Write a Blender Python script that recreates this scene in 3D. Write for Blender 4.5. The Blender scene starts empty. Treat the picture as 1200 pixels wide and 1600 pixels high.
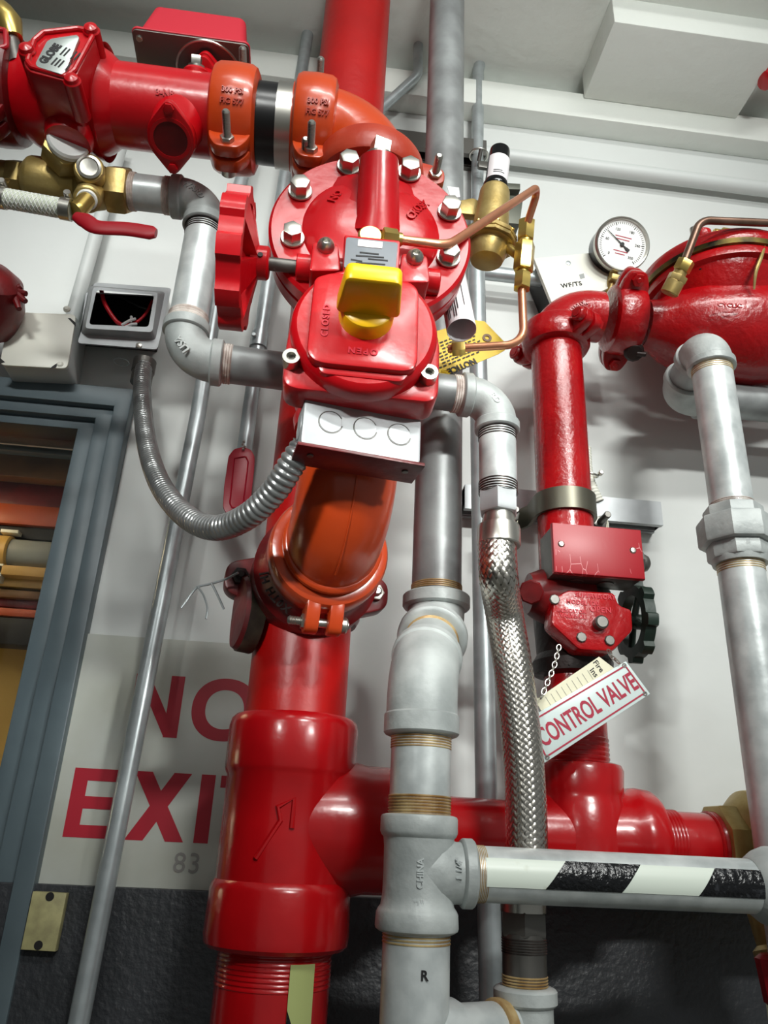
import bpy, bmesh, math, random
from mathutils import Vector as V, Matrix
random.seed(7)
PI = math.pi
S = bpy.context.scene
COL = S.collection

# ------------------------------------------------------------------ camera
WALL = 1.12                      # distance camera -> wall
CAMZ = 1.5
F = 1200.0
Zc = V((135, 2800, -F)).normalized()
Xc = V((13900, -(135*13900+F*F)/2800, -F)).normalized()
Yc = Zc.cross(Xc).normalized()
CAM = V((0, -WALL, CAMZ))
cd = bpy.data.cameras.new('camera'); cam = bpy.data.objects.new('camera', cd); COL.objects.link(cam)
cam.matrix_world = Matrix.Translation(CAM) @ Matrix((Xc, Yc, Zc)).to_4x4()
cd.sensor_fit = 'HORIZONTAL'; cd.sensor_width = 36; cd.lens = 36; cd.clip_start = 0.02
S.camera = cam

# ------------------------------------------------------------------ light and exposure
w = bpy.data.worlds.new('world'); S.world = w; w.use_nodes = True
w.node_tree.nodes['Background'].inputs[0].default_value = (0.82, 0.86, 0.84, 1)
w.node_tree.nodes['Background'].inputs[1].default_value = 0.215
S.view_settings.view_transform = 'Standard'; S.view_settings.look = 'None'
S.view_settings.exposure = 0.0; S.view_settings.gamma = 1.0
def area(name, loc, target, sx, sy, power, col=(1, 0.98, 0.95)):
    l = bpy.data.lights.new(name, 'AREA'); l.shape = 'RECTANGLE'; l.size = sx; l.size_y = sy
    l.energy = power; l.color = col
    o = bpy.data.objects.new(name, l); COL.objects.link(o); o.location = loc
    o.rotation_euler = (V(target)-V(loc)).to_track_quat('-Z', 'Y').to_euler()
    return o
def lamp(name, loc, target, sx, sy, power, spread, col=(.985, 1, .965)):
    o = area(name, loc, target, sx, sy, power, col); o.data.spread = math.radians(spread); return o
lamp('ceiling_light_right', (0.95, -1.85, 3.40), (0.48, 0, 1.95), 0.9, 0.12, 2.6, 70)
lamp('ceiling_light_middle', (0.10, -2.0, 3.40), (0.05, -.3, 2.2), 0.9, 0.12, 1.9, 55)
lamp('ceiling_light_left', (-0.75, -1.6, 3.40), (-0.50, 0, 2.45), 0.7, 0.10, 0.30, 40)
lamp('front_fill', (0.85, -2.9, 3.05), (0.40, -.2, 1.95), 0.6, 0.12, 3.3, 42)  # added frontal fill, brightens the pipe faces turned to the viewer
lamp('upward_fill_front', (0.50, -3.0, 2.15), (0.44, 0, 2.90), 0.6, 0.14, 1.9, 34)  # added uplight without a fixture, brightens the ledge and ceiling
lamp('low_fill_left', (-0.55, -2.9, 2.75), (-0.42, -.3, 2.34), 0.5, 0.12, 0.78, 22)  # added low fill that lifts the left galvanised elbow
lamp('side_fill_right', (1.35, -2.6, 2.25), (0.06, -.42, 1.87), 0.3, 0.12, 0.32, 15)  # added narrow beam onto the orange elbow from the right
lamp('side_fill_left', (-1.15, -2.7, 2.35), (-0.02, -.45, 1.88), 0.3, 0.12, 0.36, 12)  # its added counterpart, brightening the same elbow from the left

# ------------------------------------------------------------------ picture <-> place
def P(px, py, d):
    c = V((px-600, 800-py, -F))
    q = V((c.dot(Xc), c.dot(Yc), c.dot(Zc)))
    return CAM + q*(d/q.y)
def proj(p):
    q = p-CAM
    c = Xc*q.x + Yc*q.y + Zc*q.z
    return 600+F*c.x/-c.z, 800-F*c.y/-c.z
def depth(p):
    q = p-CAM
    return -(Xc.z*q.x + Yc.z*q.y + Zc.z*q.z)
def R(wpx, px, py, d): return wpx/2*depth(P(px, py, d))/F
def zrow(x, d, py):
    lo, hi = -3, 3
    for _ in range(50):
        m = (lo+hi)/2
        if proj(V((x, d-WALL, CAMZ+m)))[1] > py: lo = m
        else: hi = m
    return CAMZ+lo
def xcol(d, z, px):
    lo, hi = -4, 4
    for _ in range(50):
        m = (lo+hi)/2
        if proj(V((m, d-WALL, z)))[0] < px: lo = m
        else: hi = m
    return lo
X, Y, Z = V((1, 0, 0)), V((0, 1, 0)), V((0, 0, 1))
def W(x, d, z): return V((x, d-WALL, z))

# ------------------------------------------------------------------ materials
def lin(c):
    return tuple((v/255/12.92 if v/255 < .04045 else ((v/255+.055)/1.055)**2.4) for v in c) + (1,)
def mat(name, col, rough=.4, metal=0., bump=None, col2=None, cscale=8, coat=0, detail=4, lo=.35, hi=.65, rvar=0):
    m = bpy.data.materials.new(name); m.use_nodes = True
    nt = m.node_tree; b = nt.nodes['Principled BSDF']
    b.inputs['Base Color'].default_value = lin(col); b.inputs['Roughness'].default_value = rough
    b.inputs['Metallic'].default_value = metal; b.inputs['Coat Weight'].default_value = coat
    b.inputs['Coat Roughness'].default_value = .12
    tc = nt.nodes.new('ShaderNodeTexCoord')
    if col2:
        n = nt.nodes.new('ShaderNodeTexNoise'); n.inputs['Scale'].default_value = cscale; n.inputs['Detail'].default_value = detail
        nt.links.new(tc.outputs['Object'], n.inputs['Vector'])
        r = nt.nodes.new('ShaderNodeValToRGB')
        r.color_ramp.elements[0].position = lo; r.color_ramp.elements[1].position = hi
        r.color_ramp.elements[0].color = lin(col2); r.color_ramp.elements[1].color = lin(col)
        nt.links.new(n.outputs['Fac'], r.inputs[0]); nt.links.new(r.outputs[0], b.inputs['Base Color'])
        if rvar:
            q = nt.nodes.new('ShaderNodeMapRange'); q.inputs[3].default_value = rough-rvar; q.inputs[4].default_value = rough+rvar
            nt.links.new(n.outputs['Fac'], q.inputs[0]); nt.links.new(q.outputs[0], b.inputs['Roughness'])
    if bump:
        n = nt.nodes.new('ShaderNodeTexNoise'); n.inputs['Scale'].default_value = bump[0]; n.inputs['Detail'].default_value = 3
        nt.links.new(tc.outputs['Object'], n.inputs['Vector'])
        u = nt.nodes.new('ShaderNodeBump'); u.inputs['Strength'].default_value = bump[1]; u.inputs['Distance'].default_value = bump[2]
        nt.links.new(n.outputs['Fac'], u.inputs['Height']); nt.links.new(u.outputs[0], b.inputs['Normal'])
    return m
M = dict(
 red=mat('red_gloss_paint', (184, 6, 20), .30, 0, (60, .25, .002), (174, 5, 16), 12, coat=.12),
 red_old=mat('red_brushed_paint', (170, 6, 14), .27, 0, (120, .6, .0018), (148, 4, 12), 20, coat=.2),
 red_cast=mat('red_cast_paint', (180, 8, 16), .25, 0, (45, .3, .002), (164, 6, 14), 15, coat=.3),
 red_riser=mat('red_riser_paint', (184, 9, 7), .38, 0, (60, .45, .0016), (168, 8, 7), 9),
 red_dark=mat('dark_red_paint', (120, 14, 18), .35, 0, (60, .4, .002), (84, 10, 14), 25),
 red_plate=mat('crimson_enamel', (160, 12, 30), .38, 0, (300, .15, .0005)),
 red_satin=mat('crimson_satin', (188, 22, 44), .55, 0, (400, .2, .0004)),
 red_hand=mat('red_rubber', (150, 10, 26), .4),
 orange=mat('orange_red_enamel', (194, 68, 24), .28, 0, (50, .3, .002), (182, 60, 20), 10, coat=.25),
 orange_dk=mat('brick_red_enamel', (176, 62, 38), .38, 0, (80, .3, .002), (160, 44, 24), 14),
 galv=mat('galvanised_cast_iron', (192, 198, 196), .5, .12, (140, .35, .0015), (160, 166, 165), 22, rvar=.12),
 galv_pipe=mat('galvanised_pipe', (220, 226, 225), .36, .28, (70, .3, .001), (184, 191, 191), 30, detail=8, rvar=.15),
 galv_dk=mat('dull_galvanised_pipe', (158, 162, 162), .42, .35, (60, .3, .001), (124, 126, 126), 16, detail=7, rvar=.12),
 emt=mat('zinc_conduit', (186, 194, 196), .34, .5, (90, .1, .0005), (168, 176, 178), 40),
 emt_paint=mat('painted_conduit', (205, 210, 208), .4, 0),
 flex=mat('ribbed_zinc', (168, 170, 170), .3, .75, (90, .1, .0005), (150, 152, 152), 40),
 steel=mat('bright_steel', (190, 188, 180), .30, .95, (200, .1, .0004)),
 steel_dk=mat('dark_steel', (110, 108, 104), .4, .8, (100, .2, .001)),
 box_steel=mat('stamped_steel', (186, 190, 192), .45, .4, (90, .15, .0006), (172, 176, 178), 30),
 brass=mat('cast_brass', (190, 168, 110), .42, .65, (220, .3, .0008), (168, 144, 84), 40),
 brass_b=mat('bright_brass', (200, 174, 98), .28, .85, (120, .1, .0004)),
 copper=mat('copper_tube', (228, 160, 124), .32, .75, (60, .1, .0004), (210, 140, 104), 20),
 copper_old=mat('tarnished_copper', (134, 106, 92), .35, .8, None, (110, 84, 70), 30),
 black=mat('black_rubber', (16, 16, 17), .3, 0, (120, .2, .0005)),
 black_p=mat('black_plastic', (10, 10, 11), .15),
 iron=mat('dark_iron', (44, 30, 28), .45, .3, (90, .5, .002), (26, 20, 18), 30),
 green_iron=mat('dark_green_iron', (28, 44, 36), .4, .1, (90, .3, .001)),
 yellow=mat('yellow_enamel', (240, 186, 6), .32, 0, (150, .2, .0006)),
 yellow_tag=mat('yellow_card', (226, 190, 20), .5),
 paper=mat('white_paper', (228, 226, 228), .6),
 cream=mat('cream_plastic', (232, 232, 220), .4),
 card=mat('cream_card', (226, 222, 196), .7),
 white_s=mat('white_sticker', (235, 238, 235), .4),
 tape_w=mat('white_reflective_tape', (228, 238, 226), .35, 0, (80, .1, .0003), (206, 214, 196), 60, lo=.2, hi=.36),
 tape_g=mat('luminous_tape', (176, 186, 120), .45),
 tape_b=mat('black_tape', (14, 15, 18), .22, 0, (160, .9, .002), (52, 54, 58), 150, lo=.28, hi=.42),
 teflon=mat('white_thread_tape', (226, 218, 210), .6, 0, (260, .9, .001), (170, 150, 140), 60),
 thread_y=mat('yellow_pipe_thread', (206, 182, 132), .4, .3, (60, .3, .001), (150, 112, 60), 30, lo=.38, hi=.6),
 thread_d=mat('dark_pipe_thread', (92, 84, 80), .38, .7, None, (50, 46, 44), 60),
 hose=mat('clear_braided_hose', (188, 196, 176), .3, 0, None, (212, 218, 200), 120),
 braid=mat('stainless_braid', (190, 186, 178), .27, 1.0),
 braid_in=mat('dark_braid_core', (70, 66, 60), .5, .6),  # dark inner tube under the braid strands
 plate=mat('grey_name_plate', (118, 124, 130), .55, .1),
 plate_s=mat('silver_name_plate', (186, 194, 190), .3, .6),
 ink=mat('black_ink', (18, 18, 20), .6),
 pencil=mat('grey_pencil', (142, 140, 136), .8),
 red_ink=mat('red_ink', (168, 16, 40), .5),
 crimson_ink=mat('crimson_ink', (166, 8, 52), .5),
 sign=mat('white_sign_board', (200, 204, 198), .45, 0, None, (180, 182, 170), 6),
 sign2=mat('pale_enamel_sign', (206, 220, 218), .3),
 wall=mat('painted_wall', (214, 218, 216), .55, 0, (14, .35, .006), (208, 211, 208), 3),
 beam=mat('painted_concrete', (228, 232, 226), .6, 0, (40, .5, .004)),
 dado=mat('dark_grey_wall_paint', (52, 54, 58), .45, 0, (110, .6, .003), (44, 46, 49), 14),
 frame=mat('blue_grey_frame_paint', (92, 106, 112), .38, 0, (60, .25, .001), (82, 95, 101), 10),
 floor=mat('grey_floor', (205, 205, 196), .6),
 wood_br=mat('brown_panel', (120, 82, 38), .5, 0, (30, .2, .002), (98, 64, 28), 20),
 orange_gl=mat('orange_plastic', (176, 74, 28), .35),
 tan=mat('tan_sheet', (196, 156, 84), .4),
 yel_wall=mat('yellow_wall', (222, 176, 82), .6),
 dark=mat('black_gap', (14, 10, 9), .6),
 grey_pl=mat('grey_plastic_disc', (150, 154, 152), .3),
 tag_red=mat('red_plastic_tag', (164, 14, 40), .35),
 wire_red=mat('red_wire', (206, 26, 40), .35),
 wire_wht=mat('white_wire', (225, 225, 225), .4),
 wire_blk=mat('black_wire', (20, 16, 16), .4),
)
def glass(name, col, rough=.02):
    m = bpy.data.materials.new(name); m.use_nodes = True
    b = m.node_tree.nodes['Principled BSDF']
    b.inputs['Base Color'].default_value = lin(col); b.inputs['Roughness'].default_value = rough
    b.inputs['Transmission Weight'].default_value = 1; b.inputs['IOR'].default_value = 1.3
    return m
M['glass'] = glass('clear_glass', (245, 248, 248))
M['amber'] = glass('window_glass', (240, 240, 235))

# ------------------------------------------------------------------ mesh helpers
class G:
    def __init__(s): s.v = []; s.f = []
    def add(s, vs, fs):
        o = len(s.v); s.v += [V(v) for v in vs]; s.f += [tuple(i+o for i in f) for f in fs]
        return s
def frame(ax):
    ax = V(ax).normalized()
    t = Z if abs(ax.z) < .9 else X
    u = t.cross(ax).normalized(); return u, ax.cross(u).normalized(), ax
def rings(g, rs, closed=False, cap=True):
    n = len(rs[0]); vs = [p for r in rs for p in r]; fs = []
    m = len(rs)
    for i in range(m if closed else m-1):
        a = i*n; b = ((i+1) % m)*n
        for j in range(n):
            k = (j+1) % n
            fs.append((a+j, a+k, b+k, b+j))
    if cap and not closed:
        fs.append(tuple(range(n))[::-1]); fs.append(tuple((m-1)*n+j for j in range(n)))
    g.add(vs, fs); return g
def lathe(g, o, ax, prof, seg=48, cap=True):
    u, v, a = frame(ax); o = V(o)
    rs = [[o + a*t + (u*math.cos(2*PI*j/seg)+v*math.sin(2*PI*j/seg))*max(r, 1e-5) for j in range(seg)] for t, r in prof]
    return rings(g, rs, False, cap)
def cyl(g, a, b, r, seg=32, e=0.0, r2=None):
    a = V(a); b = V(b); L = (b-a).length; r2 = r if r2 is None else r2
    pr = [(0, r-e), (e, r), (L-e, r2), (L, r2-e)] if e else [(0, r), (L, r2)]
    return lathe(g, a, b-a, pr, seg)
def tube_hollow(g, a, b, r, ri, seg=40):
    a = V(a); b = V(b); L = (b-a).length; u, v, n = frame(b-a)
    rs = [[a+n*t+(u*math.cos(2*PI*j/seg)+v*math.sin(2*PI*j/seg))*q for j in range(seg)] for t, q in ((0, ri), (0, r), (L, r), (L, ri))]
    return rings(g, rs, True)
def band(g, c, ax, r, wd, e=.002, seg=48):
    return lathe(g, V(c)-V(ax).normalized()*wd/2, ax, [(0, r-e*1.5), (e*.4, r-e*.5), (e, r), (wd-e, r), (wd-e*.4, r-e*.5), (wd, r-e*1.5)], seg)
def fillet(pts, rad, n=10):
    pts = [V(p) for p in pts]; out = [pts[0]]
    for i in range(1, len(pts)-1):
        a, b, c = pts[i-1], pts[i], pts[i+1]
        rr = rad[i-1] if isinstance(rad, (list, tuple)) else rad
        d1 = (a-b).normalized(); d2 = (c-b).normalized(); ang = d1.angle(d2)
        t = min(rr/math.tan(ang/2), (a-b).length*.49 if i > 1 else (a-b).length*.98, (c-b).length*.49 if i < len(pts)-2 else (c-b).length*.98)
        rr = t*math.tan(ang/2); bis = (d1+d2).normalized(); cen = b + bis*(rr/math.sin(ang/2))
        s = b+d1*t-cen; e = b+d2*t-cen; th = s.angle(e); axn = s.cross(e).normalized()
        for k in range(n+1):
            out.append(cen + Matrix.Rotation(th*k/n, 3, axn) @ s)
    out.append(pts[-1])
    res = [out[0]]
    for p in out[1:]:
        if (p-res[-1]).length > 1e-6: res.append(p)
    return res
def smooth_path(pts, n=8):
    pts = [V(p) for p in pts]; out = []
    q = [pts[0]*2-pts[1]] + pts + [pts[-1]*2-pts[-2]]
    for i in range(1, len(q)-2):
        for k in range(n):
            t = k/n; a, b, c, d = q[i-1], q[i], q[i+1], q[i+2]
            out.append(.5*((2*b)+(c-a)*t+(2*a-5*b+4*c-d)*t*t+(3*b-a-3*c+d)*t**3))
    out.append(pts[-1]); return out
def resample(pts, step):
    out = [pts[0]]; acc = 0
    for a, b in zip(pts, pts[1:]):
        L = (b-a).length; pos = step-acc
        while pos <= L:
            out.append(a.lerp(b, pos/L)); pos += step
        acc = L-(pos-step)
    return out
def frames(pts):
    n = len(pts); T = []
    for i in range(n):
        T.append(((pts[min(i+1, n-1)]-pts[max(i-1, 0)])).normalized())
    u, _, _ = frame(T[0]); out = []
    for i in range(n):
        if i:
            ax = T[i-1].cross(T[i])
            if ax.length > 1e-7: u = Matrix.Rotation(T[i-1].angle(T[i]), 3, ax.normalized()) @ u
        u = (u - T[i]*u.dot(T[i])).normalized()
        out.append((u, T[i].cross(u), T[i]))
    return out
def sweep(g, pts, r, seg=24, cap=True):
    fr = frames(pts)
    rs = [[p + (u*math.cos(2*PI*j/seg)+v*math.sin(2*PI*j/seg))*(r[i] if isinstance(r, list) else r) for j in range(seg)] for i, (p, (u, v, t)) in enumerate(zip(pts, fr))]
    return rings(g, rs, False, cap)
def torus(g, c, ax, R_, r, seg=48, s2=12, a0=0, a1=2*PI):
    u, v, a = frame(ax); full = abs(a1-a0-2*PI) < 1e-6; c = V(c)
    rs = []
    for i in range(seg if full else seg+1):
        t = a0+(a1-a0)*i/seg; d = u*math.cos(t)+v*math.sin(t)
        rs.append([c + d*(R_+r*math.cos(2*PI*j/s2)) + a*r*math.sin(2*PI*j/s2) for j in range(s2)])
    return rings(g, rs, full, not full)
def inset(poly, e):
    n = len(poly); ar = sum(poly[i][0]*poly[(i+1) % n][1]-poly[(i+1) % n][0]*poly[i][1] for i in range(n)); s = 1 if ar > 0 else -1
    out = []
    for i in range(n):
        a, b, c = poly[i-1], poly[i], poly[(i+1) % n]
        d1 = V((b[0]-a[0], b[1]-a[1])).normalized(); d2 = V((c[0]-b[0], c[1]-b[1])).normalized()
        n1 = V((-d1.y, d1.x))*s; n2 = V((-d2.y, d2.x))*s; m = n1+n2
        if m.length < 1e-6: m = n1
        m.normalize(); k = e/max(.4, m.dot(n1))
        out.append((b[0]+m.x*k, b[1]+m.y*k))
    return out
def prism(g, poly, o, u, v, h, e=0, both=True):
    """outline in (u,v), extruded by h along u x v, edges chamfered by e"""
    o = V(o); u = V(u).normalized(); v = V(v).normalized(); n = u.cross(v)
    L = lambda pl, t: [o+u*p[0]+v*p[1]+n*t for p in pl]
    if e:
        i1 = inset(poly, e); i2 = inset(poly, e*.3)
        rs = ([L(i1, 0), L(i2, e*.3*(1 if h > 0 else -1)), L(poly, e*(1 if h > 0 else -1))] if both else [L(poly, 0)])
        sg = 1 if h > 0 else -1
        rs += [L(poly, h-e*sg), L(i2, h-e*.3*sg), L(i1, h)]
    else: rs = [L(poly, 0), L(poly, h)]
    return rings(g, rs)
def rrect(w_, h_, r, n=5, cx=0, cy=0):
    out = []
    for sx, sy, a in ((1, 1, 0), (-1, 1, PI/2), (-1, -1, PI), (1, -1, 3*PI/2)):
        for k in range(n+1):
            t = a+PI/2*k/n
            out.append((cx+sx*(w_/2-r)+r*math.cos(t), cy+sy*(h_/2-r)+r*math.sin(t)))
    return out
def roundpoly(pts, r, n=4):
    m = len(pts); out = []
    for i in range(m):
        a, b, c = V(pts[i-1]), V(pts[i]), V(pts[(i+1) % m])
        d1 = (a-b); d2 = (c-b); t = min(r, d1.length*.45, d2.length*.45); s = b+d1.normalized()*t; e = b+d2.normalized()*t
        for k in range(n+1):
            q = k/n; out.append(tuple(s*(1-q)**2+b*2*q*(1-q)+e*q*q))
    return out
def circ(r, n=40, cx=0, cy=0, a0=0): return [(cx+r*math.cos(a0+2*PI*i/n), cy+r*math.sin(a0+2*PI*i/n)) for i in range(n)]
def box(g, c, sx, sy, sz, e=0, u=X, v=Z):
    """sx along u, sz along v, sy along the third axis"""
    u = V(u).normalized(); v = V(v).normalized(); n = u.cross(v)
    return prism(g, [(-sx/2, -sz/2), (sx/2, -sz/2), (sx/2, sz/2), (-sx/2, sz/2)], V(c)-n*sy/2, u, v, sy, e)
def px_outline(pts, d): return [(P(x, y, d).x, P(x, y, d).z) for x, y in pts]
def slab(g, pts, d, thick, e=0, rnd=0, back=False):
    """outline given on the plane at distance d, thickness away from the camera"""
    o = px_outline(pts, d)
    if rnd: o = roundpoly(o, rnd)
    ar = sum(o[i-1][0]*o[i][1]-o[i][0]*o[i-1][1] for i in range(len(o)))
    if ar < 0: o = o[::-1]
    return prism(g, o, V((0, d+thick-WALL, 0)), X, Z, thick, e)
def hexpoly(r, a0=0): return circ(r, 6, a0=a0)
def hexhead(g, p, n, r, h, a0=0, washer=True):
    u, v, a = frame(n); p = V(p)
    if washer: cyl(g, p, p+a*h*.18, r*1.22, 28, h*.04)
    prism(g, hexpoly(r, a0), p+a*h*.18, u, v, h*.82, h*.09, False)
    return g
def studnut(g, p, n, r, L):
    """nut seated at p with a threaded stud of length L along n"""
    u, v, a = frame(n); p = V(p)
    prism(g, hexpoly(r*1.75), p, u, v, r*1.5, r*.15)
    pr = [(0, r)]; k = int(L/(r*.35))
    for i in range(k): pr += [(L*i/k+L/k*.5, r), (L*(i+1)/k, r*.88)]
    pr += [(L+r*.3, r*.6)]
    lathe(g, p, a, pr, 16); return g
def thread(g, a, b, r, n=6, dr=.0012):
    a = V(a); b = V(b); L = (b-a).length; pr = [(0, r-dr)]
    for i in range(n): pr += [(L*(i+.25)/n, r), (L*(i+.55)/n, r), (L*(i+.8)/n, r-dr)]
    pr.append((L, r-dr)); return lathe(g, a, b-a, pr, 48)

# ------------------------------------------------------------------ objects
ORI = {}
def link(name, g, m, loc, parent=None, ang=34, smooth=True):
    me = bpy.data.meshes.new(name); me.from_pydata([tuple(p-loc) for p in g.v], [], g.f); me.validate()
    bm = bmesh.new(); bm.from_mesh(me); bmesh.ops.recalc_face_normals(bm, faces=bm.faces); bm.to_mesh(me); bm.free()
    if smooth:
        me.shade_smooth(); me.set_sharp_from_angle(angle=math.radians(ang))
    me.materials.append(M[m] if isinstance(m, str) else m)
    o = bpy.data.objects.new(name, me); COL.objects.link(o)
    if parent: o.parent = parent
    else: o.location = loc
    ORI[o.name] = loc
    return o
def thing(name, label, cat, loc, group=None):
    o = bpy.data.objects.new(name, None); COL.objects.link(o); o.location = loc; o.empty_display_size = .02
    o['label'] = label; o['category'] = cat
    if group: o['group'] = group
    ORI[o.name] = V(loc); return o
def part(name, g, m, parent, label=None, ang=34):
    o = link(name, g, m, ORI[parent.name], parent, ang)
    if label: o['label'] = label
    return o
def solo(name, g, m, label, cat, group=None, ang=34):
    c = sum(g.v, V((0, 0, 0)))/len(g.v); o = link(name, g, m, c, None, ang)
    o['label'] = label; o['category'] = cat
    if group: o['group'] = group
    return o
def struct(name, g, m, ang=30):
    c = sum(g.v, V((0, 0, 0)))/len(g.v); o = link(name, g, m, c, None, ang); o['kind'] = 'structure'; return o
def text_geo(s, size, fn, ext=.0004, bold=0., align='CENTER', sx=1.0, sp=1.0):
    """letters as geometry; fn maps (x, y, h) to a point"""
    c = bpy.data.curves.new('t', 'FONT'); c.body = s; c.size = size; c.extrude = ext; c.offset = bold; c.align_x = align; c.align_y = 'CENTER'
    c.resolution_u = 3; c.space_character = sp
    o = bpy.data.objects.new('t', c); COL.objects.link(o)
    bpy.context.view_layer.update()
    me = bpy.data.meshes.new_from_object(o.evaluated_get(bpy.context.evaluated_depsgraph_get()))
    g = G(); g.add([fn(v.co.x*sx, v.co.y, v.co.z+ext) for v in me.vertices], [tuple(p.vertices) for p in me.polygons])
    bpy.data.objects.remove(o); bpy.data.curves.remove(c); bpy.data.meshes.remove(me)
    return g
def flat(o, u, v, lift=.0):
    u = V(u).normalized(); v = V(v).normalized(); n = u.cross(v)
    return lambda x, y, h: V(o)+u*x+v*y+n*(h+lift)
def textpart(name, parent, m, s, size, o, u, v, **k):
    return part(name, text_geo(s, size, flat(o, u, v), **k), m, parent)

# =================================================================== SETTING
zc = lambda py, x=900, d=WALL: P(x, py, d).z
Zdado = P(990, 1420, 1.10).z
Zb0 = P(755, 193, WALL).z; Dl = 1.075; Zb1 = zrow(P(755, 125, Dl).x, Dl, 125)
g = G(); box(g, (0, .06, (Zb0+.4+0)/2), 3.6, .12, Zb0+.4)
# window opening in the wall is on the left: build the wall around it
WL, WR = -1.60, P(150, 672, WALL).x
ZT = P(60, 648, WALL).z; ZBt = 1.02
g = G()
def wallbox(x0, x1, z0, z1): box(g, ((x0+x1)/2, .06, (z0+z1)/2), x1-x0, .12, z1-z0)
wallbox(WR, 1.9, 0, Zb0+.5); wallbox(-1.9, WL, 0, Zb0+.5); wallbox(WL, WR, ZT, Zb0+.5); wallbox(WL, WR, 0, ZBt)
struct('wall_back', g, 'wall')
g = G(); box(g, (0, -1.9, -.02), 3.8, 4.0, .04); struct('floor', g, 'floor')
g = G(); box(g, (-1.62, -1.45, 1.5), .08, 3.1, 3.0); struct('shading_wall_left', g, 'dado')  # unseen wall, put in to hold ambient light off the lower left
Zceil = Zb1+.055
g = G(); box(g, (0, -.10, Zceil+.02), 3.8, .44, .04); struct('ceiling', g, 'beam')
g = G(); box(g, (0, (Dl-WALL)/2, (Zb0+Zb1)/2), 3.8, WALL-Dl, Zb1-Zb0, .002); struct('trim_1', g, 'beam')
# dark painted dado with a thin ledge
xr = P(1179, 1425, 1.10).x
g = G(); box(g, ((xr+WR)/2, -.01, Zdado/2), xr-WR, .02, Zdado, .0015); struct('trim_2', g, 'dado')
g = G(); box(g, ((xr+P(840, 1420, 1.10).x)/2, -.0125, Zdado+.0035), xr-P(840, 1420, 1.10).x, .025, .007, .001); struct('trim_3', g, 'beam')
g = G(); box(g, ((xr+1.9)/2, -.002, Zdado/2), 1.9-xr, .004, Zdado-.02); struct('trim_4', g, mat('olive_wall_paint', (112, 108, 88), .5))
# beam running out over the viewer
bx0 = P(912, 154, Dl).x; bx1 = P(1149, 184, Dl).x; bzz = P(1000, 166, Dl).z
g = G(); box(g, ((bx0+bx1)/2, (Dl-WALL)-.082, bzz+.05), bx1-bx0, .164, .10, .003); struct('trim_5', g, 'beam')

# ------------------------------------------------------------------ window frame at left
g = G()
def jamb(pxo, pxi, do, di):     # a right-hand L-shaped frame step: outer corner px, inner corner px, front distance, back distance
    a = P(pxo[0], pxo[1], do); b = P(pxi[0], pxi[1], do)
    xo, zo, xi, zi = a.x, a.z, b.x, b.z
    poly = [(-1.45, zo), (xo, zo), (xo, 1.0), (xi, 1.0), (xi, zi), (-1.45, zi)]
    prism(g, poly[::-1], (0, di-WALL, 0), X, Z, di-do, .0015)
jamb((209, 608), (178, 634), 1.095, 1.13)
jamb((181, 631), (149, 653), 1.108, 1.15)
jamb((155, 646), (121, 670), 1.122, 1.20)
fr = struct('window_1', g, 'frame')
g = G(); box(g, ((WL+WR)/2, .05, (ZT+ZBt)/2), WR-WL, .004, ZT-ZBt); gl = link('pane', g, 'amber', ORI[fr.name], fr)
# what stands behind the glass
def behind(name, y0, y1, d, th, m, label, cat, x0=-60, x1=150):
    a = P(x0, y0, d); b = P(x0, y1, d); c = P(x1, y0, d); z0, z1 = b.z, a.z
    g = G(); box(g, ((a.x+c.x)/2, d-WALL+th/2, (z0+z1)/2), c.x-a.x, th, z0 and abs(z1-z0), .002)
    return solo(name, g, m, label, cat)
# =================================================================== end of setting part 1
def bar(name, y0, y1, d, th, m, label, cat, e=.003, x0=-520, x1=175):
    """a horizontal bar behind the glass between two picture rows"""
    xa = P(x0, y0, d).x; xb = P(x1, y0, d).x; z1 = P(60, y0, d).z; z0 = P(60, y1, d).z
    g = G(); box(g, ((xa+xb)/2, d-WALL+th/2, (z0+z1)/2), xb-xa, th, z1-z0, e)
    return solo(name, g, m, label, cat)
bar('lintel_channel', 668, 700, 1.30, .05, 'iron', 'dark steel channel just under the window head', 'channel')
bar('steel_rail', 698, 708, 1.26, .02, 'frame', 'thin grey rail behind the window glass', 'rail')
bar('wooden_board', 706, 748, 1.29, .03, 'wood_br', 'brown wooden board below the grey rail in the window', 'board')
bar('maroon_duct', 748, 792, 1.34, .03, 'red_dark', 'dark maroon duct below the wooden board in the window', 'duct')
bar('orange_duct', 790, 822, 1.32, .04, 'orange_gl', 'orange ribbed duct below the maroon duct in the window', 'duct')
bar('black_trunking', 820, 844, 1.33, .03, 'dark', 'black trunking between the orange duct and the lamp tube', 'trunking')
t = thing('tube_lamp', 'unlit glass tube lamp with a pale end cap in the window', 'lamp', P(20, 866, 1.33))
g = G(); cyl(g, W(xcol(1.33, P(20, 866, 1.33).z, 16), 1.33, P(20, 866, 1.33).z), W(P(175, 870, 1.33).x, 1.33, P(20, 866, 1.33).z), .026, 32); part('tube', g, 'grey_pl', t)
c = W(xcol(1.33, P(20, 866, 1.33).z, 8), 1.33, P(20, 866, 1.33).z)
g = G(); cyl(g, c-X*.06, c+X*.012, .031, 32, .003); part('end_cap', g, 'tan', t)
g = G(); box(g, c+V((.006, -.01, -.04)), .008, .02, .03, .001); part('bracket', g, 'cream', t)
g = G(); box(g, c+V((.006, -.01, .035)), .03, .02, .006, .001); part('bracket', g, 'cream', t)
bar('tan_shelf', 886, 902, 1.31, .04, 'tan', 'tan sheet metal shelf right below the tube lamp', 'shelf')
bar('narrow_shelf', 906, 920, 1.33, .03, 'tan', 'second tan shelf strip, narrower and lower', 'shelf')
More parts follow.
